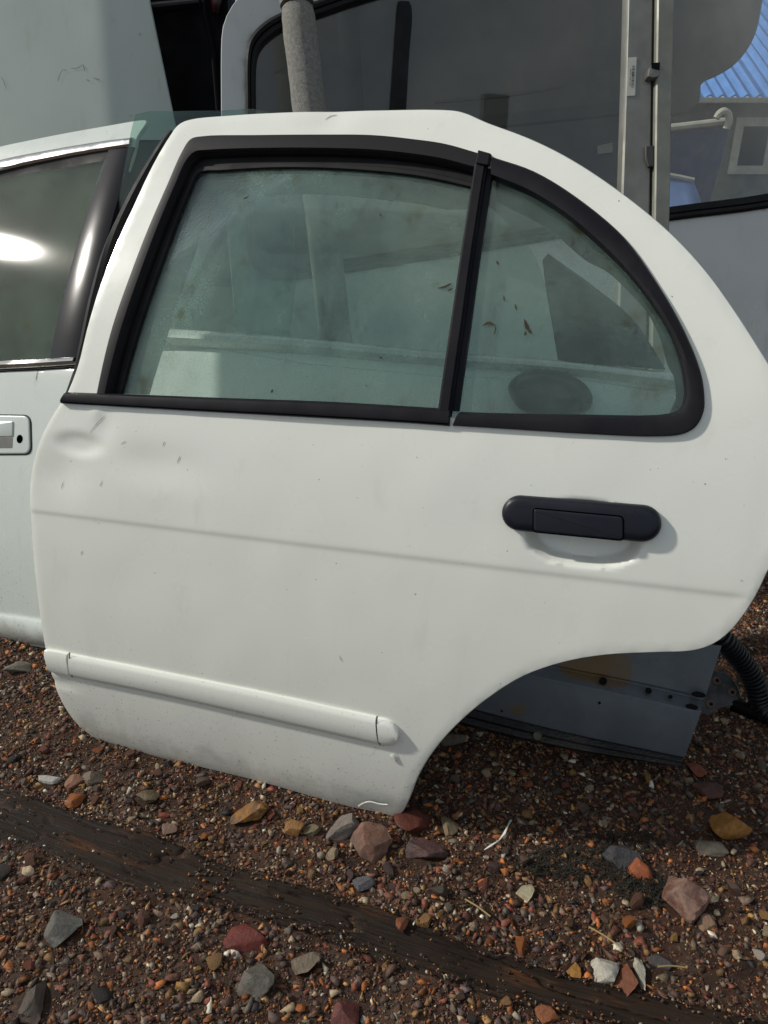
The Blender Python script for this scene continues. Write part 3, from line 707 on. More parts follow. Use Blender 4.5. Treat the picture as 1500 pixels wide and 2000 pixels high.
# grey foam-covered pipe in front of the van window
f0, f1 = at_y(572, -60, 1.86), at_y(604, 215, 1.78)
dirv = (f1 - f0).normalized(); fe = f1 + dirv * ((.01 - f1.z) / dirv.z)
fp = thing('foam_pipe', 'grey foam-sleeved pipe leaning in front of the van window', 'pipe', (fe.x, fe.y, 0))
def fr(seed): return lambda i, j: .0345 + .0016 * noise.noise((i * .8, j * .9, seed)) - (.004 if i in (0,) else 0)
cut = at_y(577, 13, 1.86 - .0216); n1 = 60
t_cut = (cut - f0).length
tube('foam_sleeve', [f0 - dirv * 1.0 + dirv * (t_cut + 1.0 - .004) * i / 24  for i in range(25)], .034, FOAM, fp, n=20, rfun=fr(1))
tube('foam_sleeve', [f0 + dirv * (t_cut + .002) + dirv * ((fe - f0).length - t_cut - .01) * i / n1 for i in range(n1 + 1)], .034, FOAM, fp, n=20, rfun=fr(5))
tube('inner_pipe', [f0 - dirv * 1.05, f0, fe], .020, GREY_METAL, fp, n=12)

# two-leg metal channel with label and clips, standing before the van window
mo = at_y(1270, 200, 1.62)
MC = Sheet(mo, 2, 20)
mc = thing('metal_strip', 'grey metal door channel with white label and clips standing before the van window', 'metal strip', (mo.x, mo.y, 0))
fl = [(1228, -120), (1226, 0), (1220, 213), (1214, 400), (1205, 700), (1192, 1258)]; fr_ = [(1277, -120), (1276, 0), (1273, 213), (1270, 400), (1263, 700), (1250, 1262)]
strip('flange', MC, fl, fr_, [(0, -.03), (0, -.004), (.06, 0), (.94, .0), (1, -.003), (1, -.03)], GREY_METAL, mc)
strip('rib', MC, [(1280, -120), (1279, 0), (1276, 213), (1274, 400), (1267, 700), (1254, 1262)], [(1315, -120), (1313, 0), (1308, 213), (1304, 420), (1295, 700), (1280, 1264)], [(0, -.03), (0, .010), (.08, .013), (.9, .012), (1, .008), (1, -.03)], plain('weathered_alloy', (.27, .275, .235), .5, .3, var=.25, scale=22, dust=.5, dustc=(.18, .17, .12)), mc)
strip('groove', MC, [(1275, -120), (1274, 0), (1271, 213), (1269, 400), (1262, 700), (1249, 1258)], [(1281, -120), (1280, 0), (1277, 213), (1275, 400), (1268, 700), (1255, 1258)], [(0, -.012), (1, -.012)], SEAM, mc)
stq = MC.uv([(1227, 113), (1223, 188), (1240, 187), (1243, 112)])
sticker = boss('label', MC, stq, [(0, .0006), (0, .0012)], PAPER, mc)
def on_label(s, t):
    q = [np.array(p) for p in stq]; return tuple((q[0] * (1 - t) + q[1] * t) * (1 - s) + (q[3] * (1 - t) + q[2] * t) * s)
t = .22
while t < .78:
    w_ = random.choice((.008, .012, .022)); s0 = .50
    boss('barcode_bar', MC, [on_label(s0, t), on_label(s0, t + w_), on_label(.80, t + w_), on_label(.80, t)], [(0, .0014), (0, .0016)], INK, sticker); t += w_ + random.choice((.012, .02, .028))
for t in (.30, .36, .42, .50, .56, .64, .70):
    boss('print_mark', MC, [on_label(.30, t), on_label(.30, t + .035), on_label(.38, t + .035), on_label(.38, t)], [(0, .0014), (0, .0016)], INK, sticker)
ck = thing  # clips are parts of the channel
clipm = plain('clip_metal', (.20, .19, .18), .35, .7)
cp = boss('clip', MC, even(spline(MC.uv([(1262, 138), (1270, 132), (1282, 131), (1284, 146), (1280, 158), (1268, 161), (1259, 158), (1259, 150)]), 3, True), .003, True), [(0, -.004), (0, .012), (.002, .016), (.005, .017)], clipm, mc)
boss('clip_slot', MC, MC.uv([(1265, 132), (1266, 142), (1281, 146), (1282, 131)]), [(0, .017), (0, .0178)], DARK, cp)
boss('clip', MC, MC.uv([(1258, 288), (1258, 312), (1264, 328), (1275, 328), (1275, 286)]), [(0, -.004), (0, .005), (.002, .007)], plain('dark_clip', (.05, .05, .048), .5), mc)

# ------------------------------------------------------------------ grey sill panel in the wheel-arch opening
s0, s1 = ground(920, 1432, .026), ground(1335, 1500, .022)
sy = math.degrees(math.atan2(s1.y - s0.y, s1.x - s0.x))
SL = Sheet(s0, sy, 36)
sill = thing('sill_panel', 'grey steel sill panel with primer patches lying under the white door by the wheel arch', 'sill panel', (s0.x, s0.y, 0))
def sill_mat():
    m = N('chipped_grey_paint')
    c = m.mix(m.range(m.noise(16, 5, .6), .3, .7), (.085, .098, .112), (.115, .13, .145))
    for (px, py, r) in ((1150, 1290, .042), (1190, 1302, .04), (1120, 1296, .03), (1012, 1384, .012), (1368, 1322, .014), (1316, 1330, .007), (1290, 1374, .01)):
        p = SL.P(*SL.at(px, py)) - Vector((s0.x, s0.y, 0))
        vm = m.n('ShaderNodeVectorMath'); vm.operation = 'DISTANCE'; m.l(m.tc.outputs['Object'], vm.inputs[0]); vm.inputs[1].default_value = p
        dd = m.math('ADD', vm.outputs['Value'], m.math('MULTIPLY', m.noise(60, 4), .02))
        c = m.mix(m.range(dd, r + .016, r + .002, 0, .72), c, (.15, .088, .028))
    c = m.mix(m.range(m.noise(45, 6, .7), .62, .74, 0, .7), c, (.03, .025, .02))
    m.set(base=c, rough=.45, spec=.4); m.bump(m.noise(80, 3), .1, .0008); return m.m
SILLM = sill_mat()
SA = [(700, 1130), (900, 1180), (1100, 1222), (1250, 1246), (1402, 1262)]
SB = [(690, 1200), (900, 1255), (1084, 1302), (1222, 1330), (1374, 1364)]
SC = [(680, 1225), (900, 1282), (1023, 1314), (1200, 1352), (1362, 1388)]
SD = [(660, 1318), (800, 1352), (919, 1386), (1110, 1434), (1337, 1482)]
def sill_part(name, A, B, prof, mat): return strip(name, SL, A, B, prof, mat, sill, off=0)
sill_part('upper_face', SA, SB, [(0, -.02), (.0, .026), (.96, .010), (1, .006)], SILLM)
sill_part('step_face', SB, SC, [(0, .006), (.12, .006), (.75, .020), (1, .028)], SILLM)
sill_part('lower_face', SC, SD, [(0, .028), (.06, .0285), (.9, .0), (.97, -.004), (1, -.014)], SILLM)
sill_part('lower_flange', SD, [(640, 1350), (790, 1386), (905, 1420), (1090, 1464), (1326, 1502)], [(-.03, -.012), (0, -.008), (.35, -.004), (.5, -.014), (.8, -.012), (1, -.03)], plain('black_underseal', (.006, .006, .007), .45, scale=60, bump=.8, bdist=.003, dust=.15))
def disc(name, sh, px, py, r, h0, h1, mat, parent, n=14, sq=1.0):
    c = sh.at(px, py, h1); return boss(name, sh, [(c[0] + r * math.cos(a), c[1] + r * sq * math.sin(a)) for a in np.linspace(0, 2 * math.pi, n, endpoint=False)], [(0, h0), (0, h1), (r * .25, h1 - .0005)], mat, parent)
for px, py, r, h in ((1178, 1330, .0062, .019), (1267, 1349, .005, .020), (1310, 1361, .003, .0205), (1171, 1373, .0022, .021), (980, 1389, .002, .014)):
    disc('hole', SL, px, py, r, h - .003, h + .0025, DARK, sill)
for px, py in ((1367, 1357), (1352, 1381)): disc('hole', SL, px, py, .009, .012, .028, DARK, sill, sq=.5)
disc('plug', SL, 1050, 1437, .007, -.012, -.004, plain('olive_plug', (.10, .10, .05), .6), sill)
br = thing('bracket', 'small black bolted bracket beside the grey sill panel', 'bracket', tuple(ground(1400, 1385)))
BRS = Sheet(ground(1390, 1398), sy - 4, 50)
bq = even(spline(BRS.uv([(1388, 1310), (1404, 1311), (1420, 1316), (1436, 1332), (1445, 1352), (1442, 1368), (1425, 1380), (1404, 1384), (1385, 1398), (1368, 1402), (1374, 1370), (1383, 1338)]), 3, True), .004, True)
plate = boss('plate', BRS, bq, [(0, -.004), (0, .0), (.001, .001)], plain('black_grey_bracket', (.06, .068, .072), .4, scale=45, dark=(.008, .008, .008), dust=.1), br)
for px, py in ((1400, 1329), (1430, 1352), (1388, 1375)):
    disc('bolt', BRS, px, py, .0075, 0, .003, plain('rusty_bolt', (.12, .07, .05), .6), br); disc('bolt_hole', BRS, px + 1, py, .003, .003, .0037, DARK, br)

# corrugated black hose
hp_ = [(1395, 1232, .17), (1412, 1250, .155), (1432, 1272, .13), (1455, 1300, .10), (1474, 1335, .065), (1486, 1375, .03), (1505, 1396, .02), (1560, 1400, .02)]
hpath = []
for px, py, z in hp_:
    hpath.append(ground(px, py, z))
hpath = even(spline([tuple(p) for p in hpath], 8), .0014)
hose = tube('hose', hpath, .018, plain('black_hose', (.010, .012, .016), .42, var=.3), None, loc=tuple(ground(1480, 1396)), n=18, rfun=lambda i, j: .0165 + .0026 * (1 if (i % 6) < 3 else -1) * (1 if (i % 6) in (0, 1, 2) else 1))
tag(hose, 'black corrugated hose curling on the gravel beyond the door', 'hose')
cb = tube('pipe', [ground(1430, 1374, .012), ground(1460, 1386, .012), ground(1500, 1402, .012), ground(1580, 1430, .012)], .012, DARK, None, loc=tuple(ground(1460, 1388)), n=12)
tag(cb, 'short straight black pipe on the gravel under the corrugated hose', 'pipe')

# ------------------------------------------------------------------ yard seen through the van window
def yard():
    def Y(px, py, y): return at_y(px, py, y)
    d = 14.0
    a, b = Y(1300, 190, d), Y(2300, 120, d + 2)
    shed = thing('shed', 'low grey-green shed with a blue corrugated roof seen through the van window', 'shed', (a.x, d, 0))
    x0, x1 = a.x - 2, b.x
    box('wall', (x0, d, -.05), (x1, d + 4, a.z - .05), RENDER, shed)
    n = 260; verts, faces = [], []
    for i in range(n + 1):
        x = x0 - .2 + (x1 - x0 + .4) * i / n; h = .03 * math.sin(i * 1.5)
        verts += [(x, d - .3, a.z + h), (x, d + 4.2, a.z + 2.3 + h), (x, d - .3, a.z + h - .03), (x, d + 4.2, a.z + 2.27 + h)]
    for i in range(n):
        p = 4 * i; q = p + 4
        faces += [(p, q, q + 1, p + 1), (p + 2, p + 3, q + 3, q + 2), (p, p + 2, q + 2, q)]
    mesh('roof', verts, faces, SKYBLUE, shed)
    for px0, px1, py0, py1 in ((1432, 1512, 240, 330), (1545, 1640, 225, 320)):
        p, q = Y(px0, py1, d - .05), Y(px1, py0, d - .05)
        wn = box('window', (p.x, d - .02, p.z), (q.x, d - .004, q.z), DARK, shed)
        for lo, hi in (((p.x - .08, p.z - .08), (p.x + .05, q.z + .08)), ((q.x - .05, p.z - .08), (q.x + .08, q.z + .08)), ((p.x + .05, q.z - .05), (q.x - .05, q.z + .08)), ((p.x + .05, p.z - .08), (q.x - .05, p.z + .05))):
            box('frame', (lo[0], d - .06, lo[1]), (hi[0], d - .021, hi[1]), CREAM, wn)
    box('gutter', (x0, d - .36, a.z - .10), (x1, d - .31, a.z - .02), CREAM, shed, bevel=.01)
    # blue skip
    e = 8.0; p, q = Y(1310, 345, e), Y(1412, 236, e)
    sk_ = thing('skip', 'dark blue metal skip with a white rim in the yard seen through the van window', 'skip', ((p.x + q.x) / 2, e, 0))
    vs = [(p.x - .9, e, .0), (q.x - .05, e, 0), (q.x + .08, e, q.z), (p.x - 1.2, e, q.z - .18), (p.x - .9, e + 1.2, 0), (q.x - .05, e + 1.2, 0), (q.x + .08, e + 1.2, q.z), (p.x - 1.2, e + 1.2, q.z - .18)]
    mesh('body', vs, [(0, 1, 2, 3), (4, 7, 6, 5), (0, 4, 5, 1), (1, 5, 6, 2), (0, 3, 7, 4)], BLUE, sk_, smooth_=False)
    rim = [Vector(vs[3]), Vector(vs[2])]; tube('rim', [rim[0], rim[0].lerp(rim[1], .5), rim[1]], .035, CREAM, sk_, n=8)
    hk = [Y(1399, 231, e - .1), Y(1405, 222, e - .1), Y(1414, 217, e - .1), Y(1422, 222, e - .1), Y(1424, 236, e - .1), Y(1418, 252, e - .1)]
    tube('lifting_hook', spline([tuple(h) for h in hk], 4), .032, CREAM, sk_, n=8)
    # light blue bonnet lying low
    e = 4.2; p, q = Y(1316, 392, e), Y(1462, 332, e)
    lb_ = thing('wing', 'light blue car wing lying low in the yard seen through the van window', 'car wing', ((p.x + q.x) / 2, e, 0))
    n = 10; vs, fs = [], []
    for i in range(n + 1):
        t_ = i / n
        for s_ in (0, 1):
            x = p.x - .5 + (q.x - p.x + .5) * t_; vs.append((x - .1 * s_, e + .25 * math.sin(t_ * 1.5) + .5 * s_ * 0 + (.0 if s_ else -.2) + .2 * s_, (q.z - .06 * t_ ** 3) * s_ + (p.z - .35) * (1 - s_)))
    for i in range(n): fs.append((2 * i, 2 * i + 2, 2 * i + 3, 2 * i + 1))
    w_ = mesh('panel', vs, fs, plain('pale_blue_car_paint', (.16, .26, .52), .35, var=.3, scale=5), lb_)
    w_.modifiers.new('thickness', 'SOLIDIFY').thickness = .03
    strip_pts = [Vector(vs[2 * i + 1]) for i in range(n + 1)]; tube('edge', strip_pts, .014, CREAM, lb_, n=6)
    # scrap heap
    e = 6.0; c = Y(1500, 372, e); sc = thing('scrap_heap', 'brown rusty scrap heap at the far right seen through the van window', 'scrap heap', (c.x, e, 0))
    bm = bmesh.new(); bmesh.ops.create_icosphere(bm, subdivisions=4, radius=1)
    for v in bm.verts:
        nn = noise.noise(v.co * 2.3) * .35 + noise.noise(v.co * 6) * .2
        v.co = Vector((c.x + .1 + v.co.x * .42 * (1 + nn), e + v.co.y * .4 * (1 + nn), .15 + v.co.z * .42 * (1 + nn)))
    vs = [v.co.copy() for v in bm.verts]; bm.verts.index_update(); fs = [[v.index for v in f.verts] for f in bm.faces]; bm.free()
    mesh('pile', vs, fs, RUSTY, sc, smooth_=False)
    for k in range(9):
        a_ = Vector((c.x + .1 + random.uniform(-.4, .4), e - .35 + random.uniform(-.1, .1), random.uniform(.1, .5)))
        tube('pipe_piece', [a_, a_ + Vector((random.uniform(-.3, .3), random.uniform(-.1, .1), random.uniform(-.05, .2)))], .02, RUSTY, sc, n=6)
yard()

# ------------------------------------------------------------------ timbers in the gravel
def timber(name, top, bot, label, seed):
    A = spline([tuple(ground(*p, .006))[:2] for p in top], 34); B = spline([tuple(ground(*p, .006))[:2] for p in bot], 34)
    n, m = len(A), 36; vs, fs = [], []
    c = ground((top[0][0] + bot[-1][0]) / 2, (top[0][1] + bot[-1][1]) / 2)
    for i in range(n):
        a, b = np.array(A[i]), np.array(B[i])
        for j in range(m + 1):
            t_ = j / m; e = min(t_, 1 - t_)
            p = a + (b - a) * t_ + (b - a) / np.linalg.norm(b - a) * .004 * noise.noise((i * .5, (t_ > .5) * 9.0, seed)) * (1 - e * 2)
            g = noise.noise((i * .012, j * .22, seed)) * .0012 + noise.noise((i * .03, j * 1.1, seed + 4)) * .0009
            crack = abs(noise.noise((i * .022 + 3, t_ * 2.6, seed + 8))); g -= .007 * max(0, 1 - crack / .035)
            cross = abs(noise.noise((i * .085, t_ * 1.0 + 7, seed + 20))); g -= .004 * max(0, 1 - cross / .018) * smooth((noise.noise((i * .05, 3, seed)) + .2) * 3)
            z = .0085 * smooth(e / .07) - .005 + g * smooth(e / .1)
            vs.append((p[0], p[1], z + .5 * gz(p[0], p[1])))
    for i in range(n - 1):
        for j in range(m): q = i * (m + 1) + j; fs.append((q, q + 1, q + m + 2, q + m + 1))
    o = mesh(name, vs, fs, TIMBER, None, loc=tuple(c), face_to=Vector((0, 0, 1)), sharp=70)
    ax = np.array(A[-1]) - np.array(A[0]); ang = math.atan2(ax[1], ax[0])
    from mathutils import Matrix
    o.data.transform(Matrix.Rotation(-ang, 4, 'Z')); o.rotation_euler.z = ang
    return tag(o, label, 'timber'), A, B
tA = timber('old_timber', [(-120, 1492), (110, 1566), (320, 1628), (455, 1694)],
            [(-120, 1600), (80, 1676), (283, 1744), (398, 1758)], 'dark wet old timber half sunk in the gravel at lower left, split at its end', 3.3)
tB = timber('old_timber', [(405, 1668), (720, 1760), (1000, 1862), (1333, 1950), (1620, 2012)],
            [(375, 1758), (590, 1820), (867, 1916), (1240, 2010), (1560, 2088)], 'long dark brown timber with orange splinters crossing the gravel to the lower right corner', 11.7)
t_polys = [t[1] + t[2][::-1] for t in (tA, tB)]

# ------------------------------------------------------------------ stones
def rock(seed, dims, planes=9, sub=3, rough=.05):
    r = random.Random(seed); bm = bmesh.new(); bmesh.ops.create_icosphere(bm, subdivisions=sub, radius=1)
    pl = []
    for _ in range(planes):
        d = Vector((r.gauss(0, 1), r.gauss(0, 1), r.gauss(0, .8))).normalized(); pl.append((d, r.uniform(.36, .72)))
    off = Vector((seed * 1.7 % 31, seed * .9 % 17, seed * 2.3 % 13))
    for v in bm.verts:
        p = v.co.copy()
        for d, h in pl:
            x = p.dot(d)
            if x > h: p -= d * (x - h) * .96
        p *= 1 + rough * noise.noise(p * 2.2 + off) + rough * .6 * noise.noise(p * 6 + off)
        v.co = p
    mxs = [max(abs(v.co[i]) for v in bm.verts) for i in range(3)]
    for v in bm.verts: v.co = Vector([v.co[i] / mxs[i] * dims[i] / 2 for i in range(3)])
    return bm
def gap(px, py): return (CO - ground(px, py)).length / FPX / math.sqrt(1)
named = [
 ((478, 1584), 92, 54, (.36, .17, .045), (.10, .07, .05), 'ochre stone patched grey-brown for its shaded underside, below the middle of the white door edge', 4),  # darker second colour, in patches, stands for the shaded underside
 ((672, 1612), 94, 66, (.23, .20, .175), None, 'flat pale grey stone touching the rear lower corner of the white door', 9),
 ((728, 1645), 92, 76, (.25, .13, .09), (.16, .10, .08), 'pinkish brown angular stone just under the door tip', 14),
 ((808, 1594), 80, 72, (.13, .035, .022), None, 'dark red stone against the right side of the door tip', 22),
 ((832, 1658), 88, 52, (.11, .055, .05), (.06, .045, .05), 'dark purplish stone right of the door tip, below the dark red one', 31),
 ((878, 1606), 36, 50, (.26, .20, .12), None, 'small tan wedge-shaped stone right of the door tip', 35),
 ((708, 1722), 44, 34, (.12, .12, .13), None, 'rounded slate grey pebble above the dark timber near the middle', 41),
 ((1207, 1664), 82, 68, (.06, .065, .072), None, 'shiny dark slate stone in the moss left of the orange-red fragment', 44),
 ((1250, 1694), 46, 54, (.34, .10, .04), None, 'orange-red curved brick fragment beside the dark slate stone', 52),
 ((1334, 1748), 90, 94, (.30, .185, .145), (.17, .08, .06), 'large pink and cream stone right of the orange-red fragment', 58),
 ((1416, 1602), 92, 66, (.40, .185, .045), None, 'large orange stone on the gravel at the right edge', 63),
 ((1394, 1648), 64, 42, (.19, .165, .13), None, 'beige-grey stone just below the large orange stone', 66),
 ((1185, 1883), 50, 50, (.55, .52, .44), None, 'white stone at the edge of the timber beside a red-brown block', 71),
 ((1226, 1907), 46, 52, (.20, .07, .035), None, 'red-brown stone block between two white stones', 75),
 ((1251, 1892), 25, 62, (.50, .47, .38), None, 'narrow upright white stone right of the red-brown block', 78),
 ((118, 1817), 76, 76, (.15, .15, .135), None, 'rough grey granite stone below the timber at lower left', 83),
 ((482, 1826), 84, 58, (.17, .035, .030), None, 'flat dark red tile fragment below the timber', 88),
 ((590, 1872), 70, 46, (.20, .16, .115), None, 'flat beige stone below the orange-splintered timber', 91),
 ((504, 1908), 74, 74, (.14, .135, .115), None, 'flat round grey stone at the bottom left of the middle', 95),
 ((28, 1300), 62, 44, (.22, .20, .16), None, 'rough grey-beige stone under the left door bottom edge', 99),
 ((96, 1517), 46, 20, (.48, .47, .43), None, 'thin flat white stone above the left end of the timber', 104),
 ((178, 1515), 52, 38, (.19, .15, .11), None, 'grey-brown block stone right of the thin white stone', 107),
 ((140, 1525), 38, 30, (.30, .15, .09), None, 'pinkish orange stone between the thin white and grey-brown stones', 111),
 ((143, 1560), 34, 34, (.32, .10, .025), None, 'bright orange pebble just above the timber at left', 115),
 ((1385, 1538), 56, 34, (.12, .055, .045), None, 'flat dark red-brown stone right of the sill panel', 120),
 ((1362, 1496), 30, 34, (.24, .07, .04), None, 'small red stone at the end of the sill panel', 123),
 ((1122, 1888), 24, 38, (.40, .20, .05), None, 'small orange-yellow stone at the upper edge of the timber', 128),
 ((1026, 1735), 40, 34, (.50, .44, .30), None, 'pale cream stone left of the mossy patch', 131),
 ((782, 1806), 26, 28, (.30, .10, .05), None, 'orange-red pebble lying on the dark timber', 133),
 ((290, 1558), 46, 28, (.15, .12, .07), None, 'olive-brown stone between door edge and timber', 137),
 ((574, 1612), 44, 34, (.30, .15, .05), None, 'ochre-brown stone left of the pale grey stone', 141),
 ((612, 1612), 40, 24, (.20, .17, .10), None, 'olive grey pebble between the ochre-brown and pale grey stones', 143),
 ((60, 1955), 52, 84, (.11, .09, .075), None, 'dark grey-brown stone at the bottom left corner', 147),
 ((682, 1982), 60, 50, (.15, .045, .04), None, 'flat dull red stone at the bottom middle', 151),
 ((1072, 1974), 40, 26, (.28, .10, .04), None, 'orange-brown stone on the lower edge of the long timber', 155),
 ((1297, 1868), 50, 34, (.07, .065, .065), None, 'dark charcoal stone above the narrow white stone', 158),
 ((320, 1585), 26, 14, (.20, .05, .03), None, 'thin dark red stone sliver above the timber at left', 161),
 ((885, 1395+40), 50, 34, (.17, .15, .12), None, 'grey-brown stone in the shade inside the wheel arch', 166),
 ((330, 1612), 30, 28, (.21, .13, .10), None, 'small pinkish-brown stone just above the timber', 170),
 ((1380, 1795), 36, 30, (.27, .17, .11), None, 'tan stone below the large pink stone', 173),
]
NOSTONE = []
for k, ((px, py), wpx, hpx, col, sec, label, seed) in enumerate(named):
    mean_ = sum(col) / 3; col = tuple(max(mean_ + (x - mean_) * 1.05, .005) for x in col); c = ground(px, py, .01); s = (c - CO).length / FPX
    k_ = .92 if max(wpx, hpx) > 60 else 1.02; dx, dy = wpx * s * k_, hpx * s * k_ * 1.06; dz = min(dx, dy) * .62
    on = any(inside(np.array([[c.x, c.y]]), p)[0] for p in t_polys)
    bm = rock(seed, (dx, dy, dz), 12, 4, .085)
    me = bpy.data.meshes.new('stone'); bm.to_mesh(me); bm.free()
    me.polygons.foreach_set('use_smooth', [True] * len(me.polygons)); me.set_sharp_from_angle(angle=R(28))
    me.materials.append(stone_mat('stone_%s' % seed, col, second=sec))
    o = bpy.data.objects.new('stone', me); COL.objects.link(o)
    o.location = (c.x, c.y, gz(c.x, c.y) + dz * .16 + (.010 if on else 0)); o.rotation_euler = (random.uniform(-.15, .15), random.uniform(-.15, .15), 0)
    tag(o, label, 'stone'); NOSTONE.append((c.x, c.y, max(dx, dy) * .46))

door_foot = [tuple(M.P(*M.at(*p)))[:2] for p in ((182, 1441), (400, 1501), (600, 1554), (768, 1597))]
def blocked(x, y, r, timber_too=True):
    for a, b, q in NOSTONE:
        if (x - a) ** 2 + (y - b) ** 2 < (q + r * .4) ** 2: return True
    return False
def in_timber(x, y):
    P = np.array([[x, y]]); return any(inside(P, p)[0] for p in t_polys)
def seen(x, y):
    p = Vector((x, y, .0)) - CO; f = p.dot(CF)
    if f <= 0: return None
    return 750 + FPX * p.x / f, 1000 - FPX * p.dot(CU) / f
mark = np.array(main_px, float); lmark = np.array([(-50, 900), (150, 900), (150, 1255), (60, 1258), (-50, 1240)], float)
def shown(x, y):
    q = seen(x, y)
    if q is None or not (-15 < q[0] < 1515 and 1100 < q[1] < 2020): return False
    Q = np.array([q]); return not (inside(Q, mark)[0] or inside(Q, lmark)[0])
# 260 pebbles, each an object of its own under the ground
shapes = []
for i in range(14):
    bm = rock(300 + i, (1, random.uniform(.65, .95), random.uniform(.45, .7)), 9, 2, .05)
    me = bpy.data.meshes.new('pebble'); bm.to_mesh(me); bm.free(); me.materials.append(STONE_RAND)
    me.polygons.foreach_set('use_smooth', [True] * len(me.polygons)); me.set_sharp_from_angle(angle=R(30)); shapes.append(me)
cnt = 0; tries = 0
while cnt < 258 and tries < 20000:
    tries += 1
    x, y = rng.uniform(-.62, .80), rng.uniform(.52, 1.75)
    if not shown(x, y): continue
    s = float(np.clip(rng.lognormal(math.log(.0150), .34), .011, .036))
    if blocked(x, y, s) or in_timber(x, y): continue
    o = bpy.data.objects.new('pebble', shapes[cnt % len(shapes)]); COL.objects.link(o); o.parent = GROUND
    o.location = (x, y, gz(x, y) + s * .16); o.scale = (s, s, s); o.rotation_euler = (rng.uniform(-.5, .5), rng.uniform(-.5, .5), rng.uniform(0, 6.28))
    NOSTONE.append((x, y, s * .5)); cnt += 1

# the finer gravel, joined: nobody could count it
def hull_shape(n, seed):
    r = random.Random(seed); bm = bmesh.new(); asp = (r.uniform(.45, .95), r.uniform(.3, .65))
    for _ in range(n):
        d = Vector((r.gauss(0, 1), r.gauss(0, 1), r.gauss(0, 1))).normalized() * r.uniform(.5, 1); bm.verts.new((d.x, d.y * asp[0], d.z * asp[1]))
    res = bmesh.ops.convex_hull(bm, input=bm.verts[:]); 
    bmesh.ops.delete(bm, geom=[v for v in bm.verts if not v.link_faces], context='VERTS')
    bmesh.ops.triangulate(bm, faces=bm.faces[:]); bm.verts.index_update()
    V = np.array([tuple(v.co) for v in bm.verts]); Fc = np.array([[v.index for v in f.verts] for f in bm.faces]); bm.free(); return V, Fc
HULLS = [hull_shape(9 + i % 3, i) for i in range(60)]; GRIT = [hull_shape(7, 50 + i) for i in range(10)]
tpoly = [np.array(p) for p in t_polys]
def gravel(name, count, smin, smax, mode, shapes_, region, seed, sink=.12, on_timber=.04, dark=1.0):
    g = np.random.default_rng(seed); pts = np.stack([g.uniform(region[0], region[1], count), g.uniform(region[2], region[3], count)], 1)
    keep = np.ones(len(pts), bool); ont = np.zeros(len(pts), bool)
    for p in tpoly: ont |= inside(pts, [tuple(q) for q in p])
    rim = np.full(len(pts), 9.0)
    if ont.any():
        for p in tpoly: rim[ont] = np.minimum(rim[ont], edge_dist(pts[ont], [tuple(q) for q in p]))
    keep &= ~ont | (g.random(len(pts)) < np.where(rim < .016, .05 + .75 * (1 - rim / .016), on_timber))
    # clustering: patches of coarse gravel and of bare soil
    cl = np.array([noise.noise((p[0] * 5.5, p[1] * 5.5, seed * 1.3)) for p in pts]); keep &= g.random(len(pts)) < np.clip(.88 + cl * .8, .35, 1)
    for a, b, q in NOSTONE[:len(named)]: keep &= (pts[:, 0] - a) ** 2 + (pts[:, 1] - b) ** 2 > (q * .82) ** 2
    pts, ont = pts[keep], ont[keep]; n = len(pts)
    s = np.clip(g.lognormal(math.log(mode), .55, n), smin, smax); s[ont] = np.minimum(s[ont], .008)
    yaw = g.uniform(0, 6.283, n); tx = g.normal(0, .5, n); ty = g.normal(0, .5, n); ci = g.choice(len(PC), n, p=PW); dirt = np.clip(g.normal(.30, .26, n), 0, .8)
    z = np.array([gz(p[0], p[1]) for p in pts]) + s * sink + ont * .0065
    V, Fa, C = [], [], []; base = 0
    for i in range(n):
        v, f = shapes_[i % len(shapes_)]
        cy, sy_, cx, sx_, cb_, sb = math.cos(yaw[i]), math.sin(yaw[i]), math.cos(tx[i]), math.sin(tx[i]), math.cos(ty[i]), math.sin(ty[i])
        Rm = np.array([[cy, -sy_, 0], [sy_, cy, 0], [0, 0, 1]]) @ np.array([[1, 0, 0], [0, cx, -sx_], [0, sx_, cx]]) @ np.array([[cb_, 0, sb], [0, 1, 0], [-sb, 0, cb_]])
        V.append((v @ Rm.T) * s[i] * .5 + (pts[i][0], pts[i][1], z[i])); Fa.append(f + base); base += len(v)
        C.append(np.tile(np.append(np.clip((PC[ci[i]] * (1 - dirt[i]) + np.array((.085, .047, .031)) * dirt[i]) * g.uniform(.5, 2.1), 0, 1), 1), (len(v), 1)))
    V, Fa, C = np.concatenate(V), np.concatenate(Fa), np.concatenate(C)
    me = bpy.data.meshes.new(name); me.vertices.add(len(V)); me.vertices.foreach_set('co', V.ravel().astype(np.float32))
    me.loops.add(Fa.size); me.loops.foreach_set('vertex_index', Fa.ravel().astype(np.int32)); me.polygons.add(len(Fa))
    me.polygons.foreach_set('loop_start', np.arange(0, Fa.size, 3, dtype=np.int32)); me.update(calc_edges=True)
    at = me.color_attributes.new('stone_colour', 'FLOAT_COLOR', 'POINT'); at.data.foreach_set('color', C.ravel().astype(np.float32))
    me.materials.append(STONE_ATTR); o = bpy.data.objects.new(name, me); COL.objects.link(o); o['kind'] = 'stuff'; return o
gravel('gravel', 76000, .0045, .022, .0080, HULLS, (-.95, .95, .42, 1.6), 21, sink=.02)
gravel('coarse_gravel', 12500, .010, .030, .0140, HULLS, (-.98, .95, .42, 1.65), 25, sink=-.02, on_timber=.004)
gravel('grit', 100000, .0018, .0065, .0034, GRIT, (-.95, .95, .42, 1.5), 22, sink=.2, on_timber=.05)
gravel('far_gravel', 9000, .008, .03, .012, GRIT, (-1.6, 1.9, 1.35, 2.6), 23)

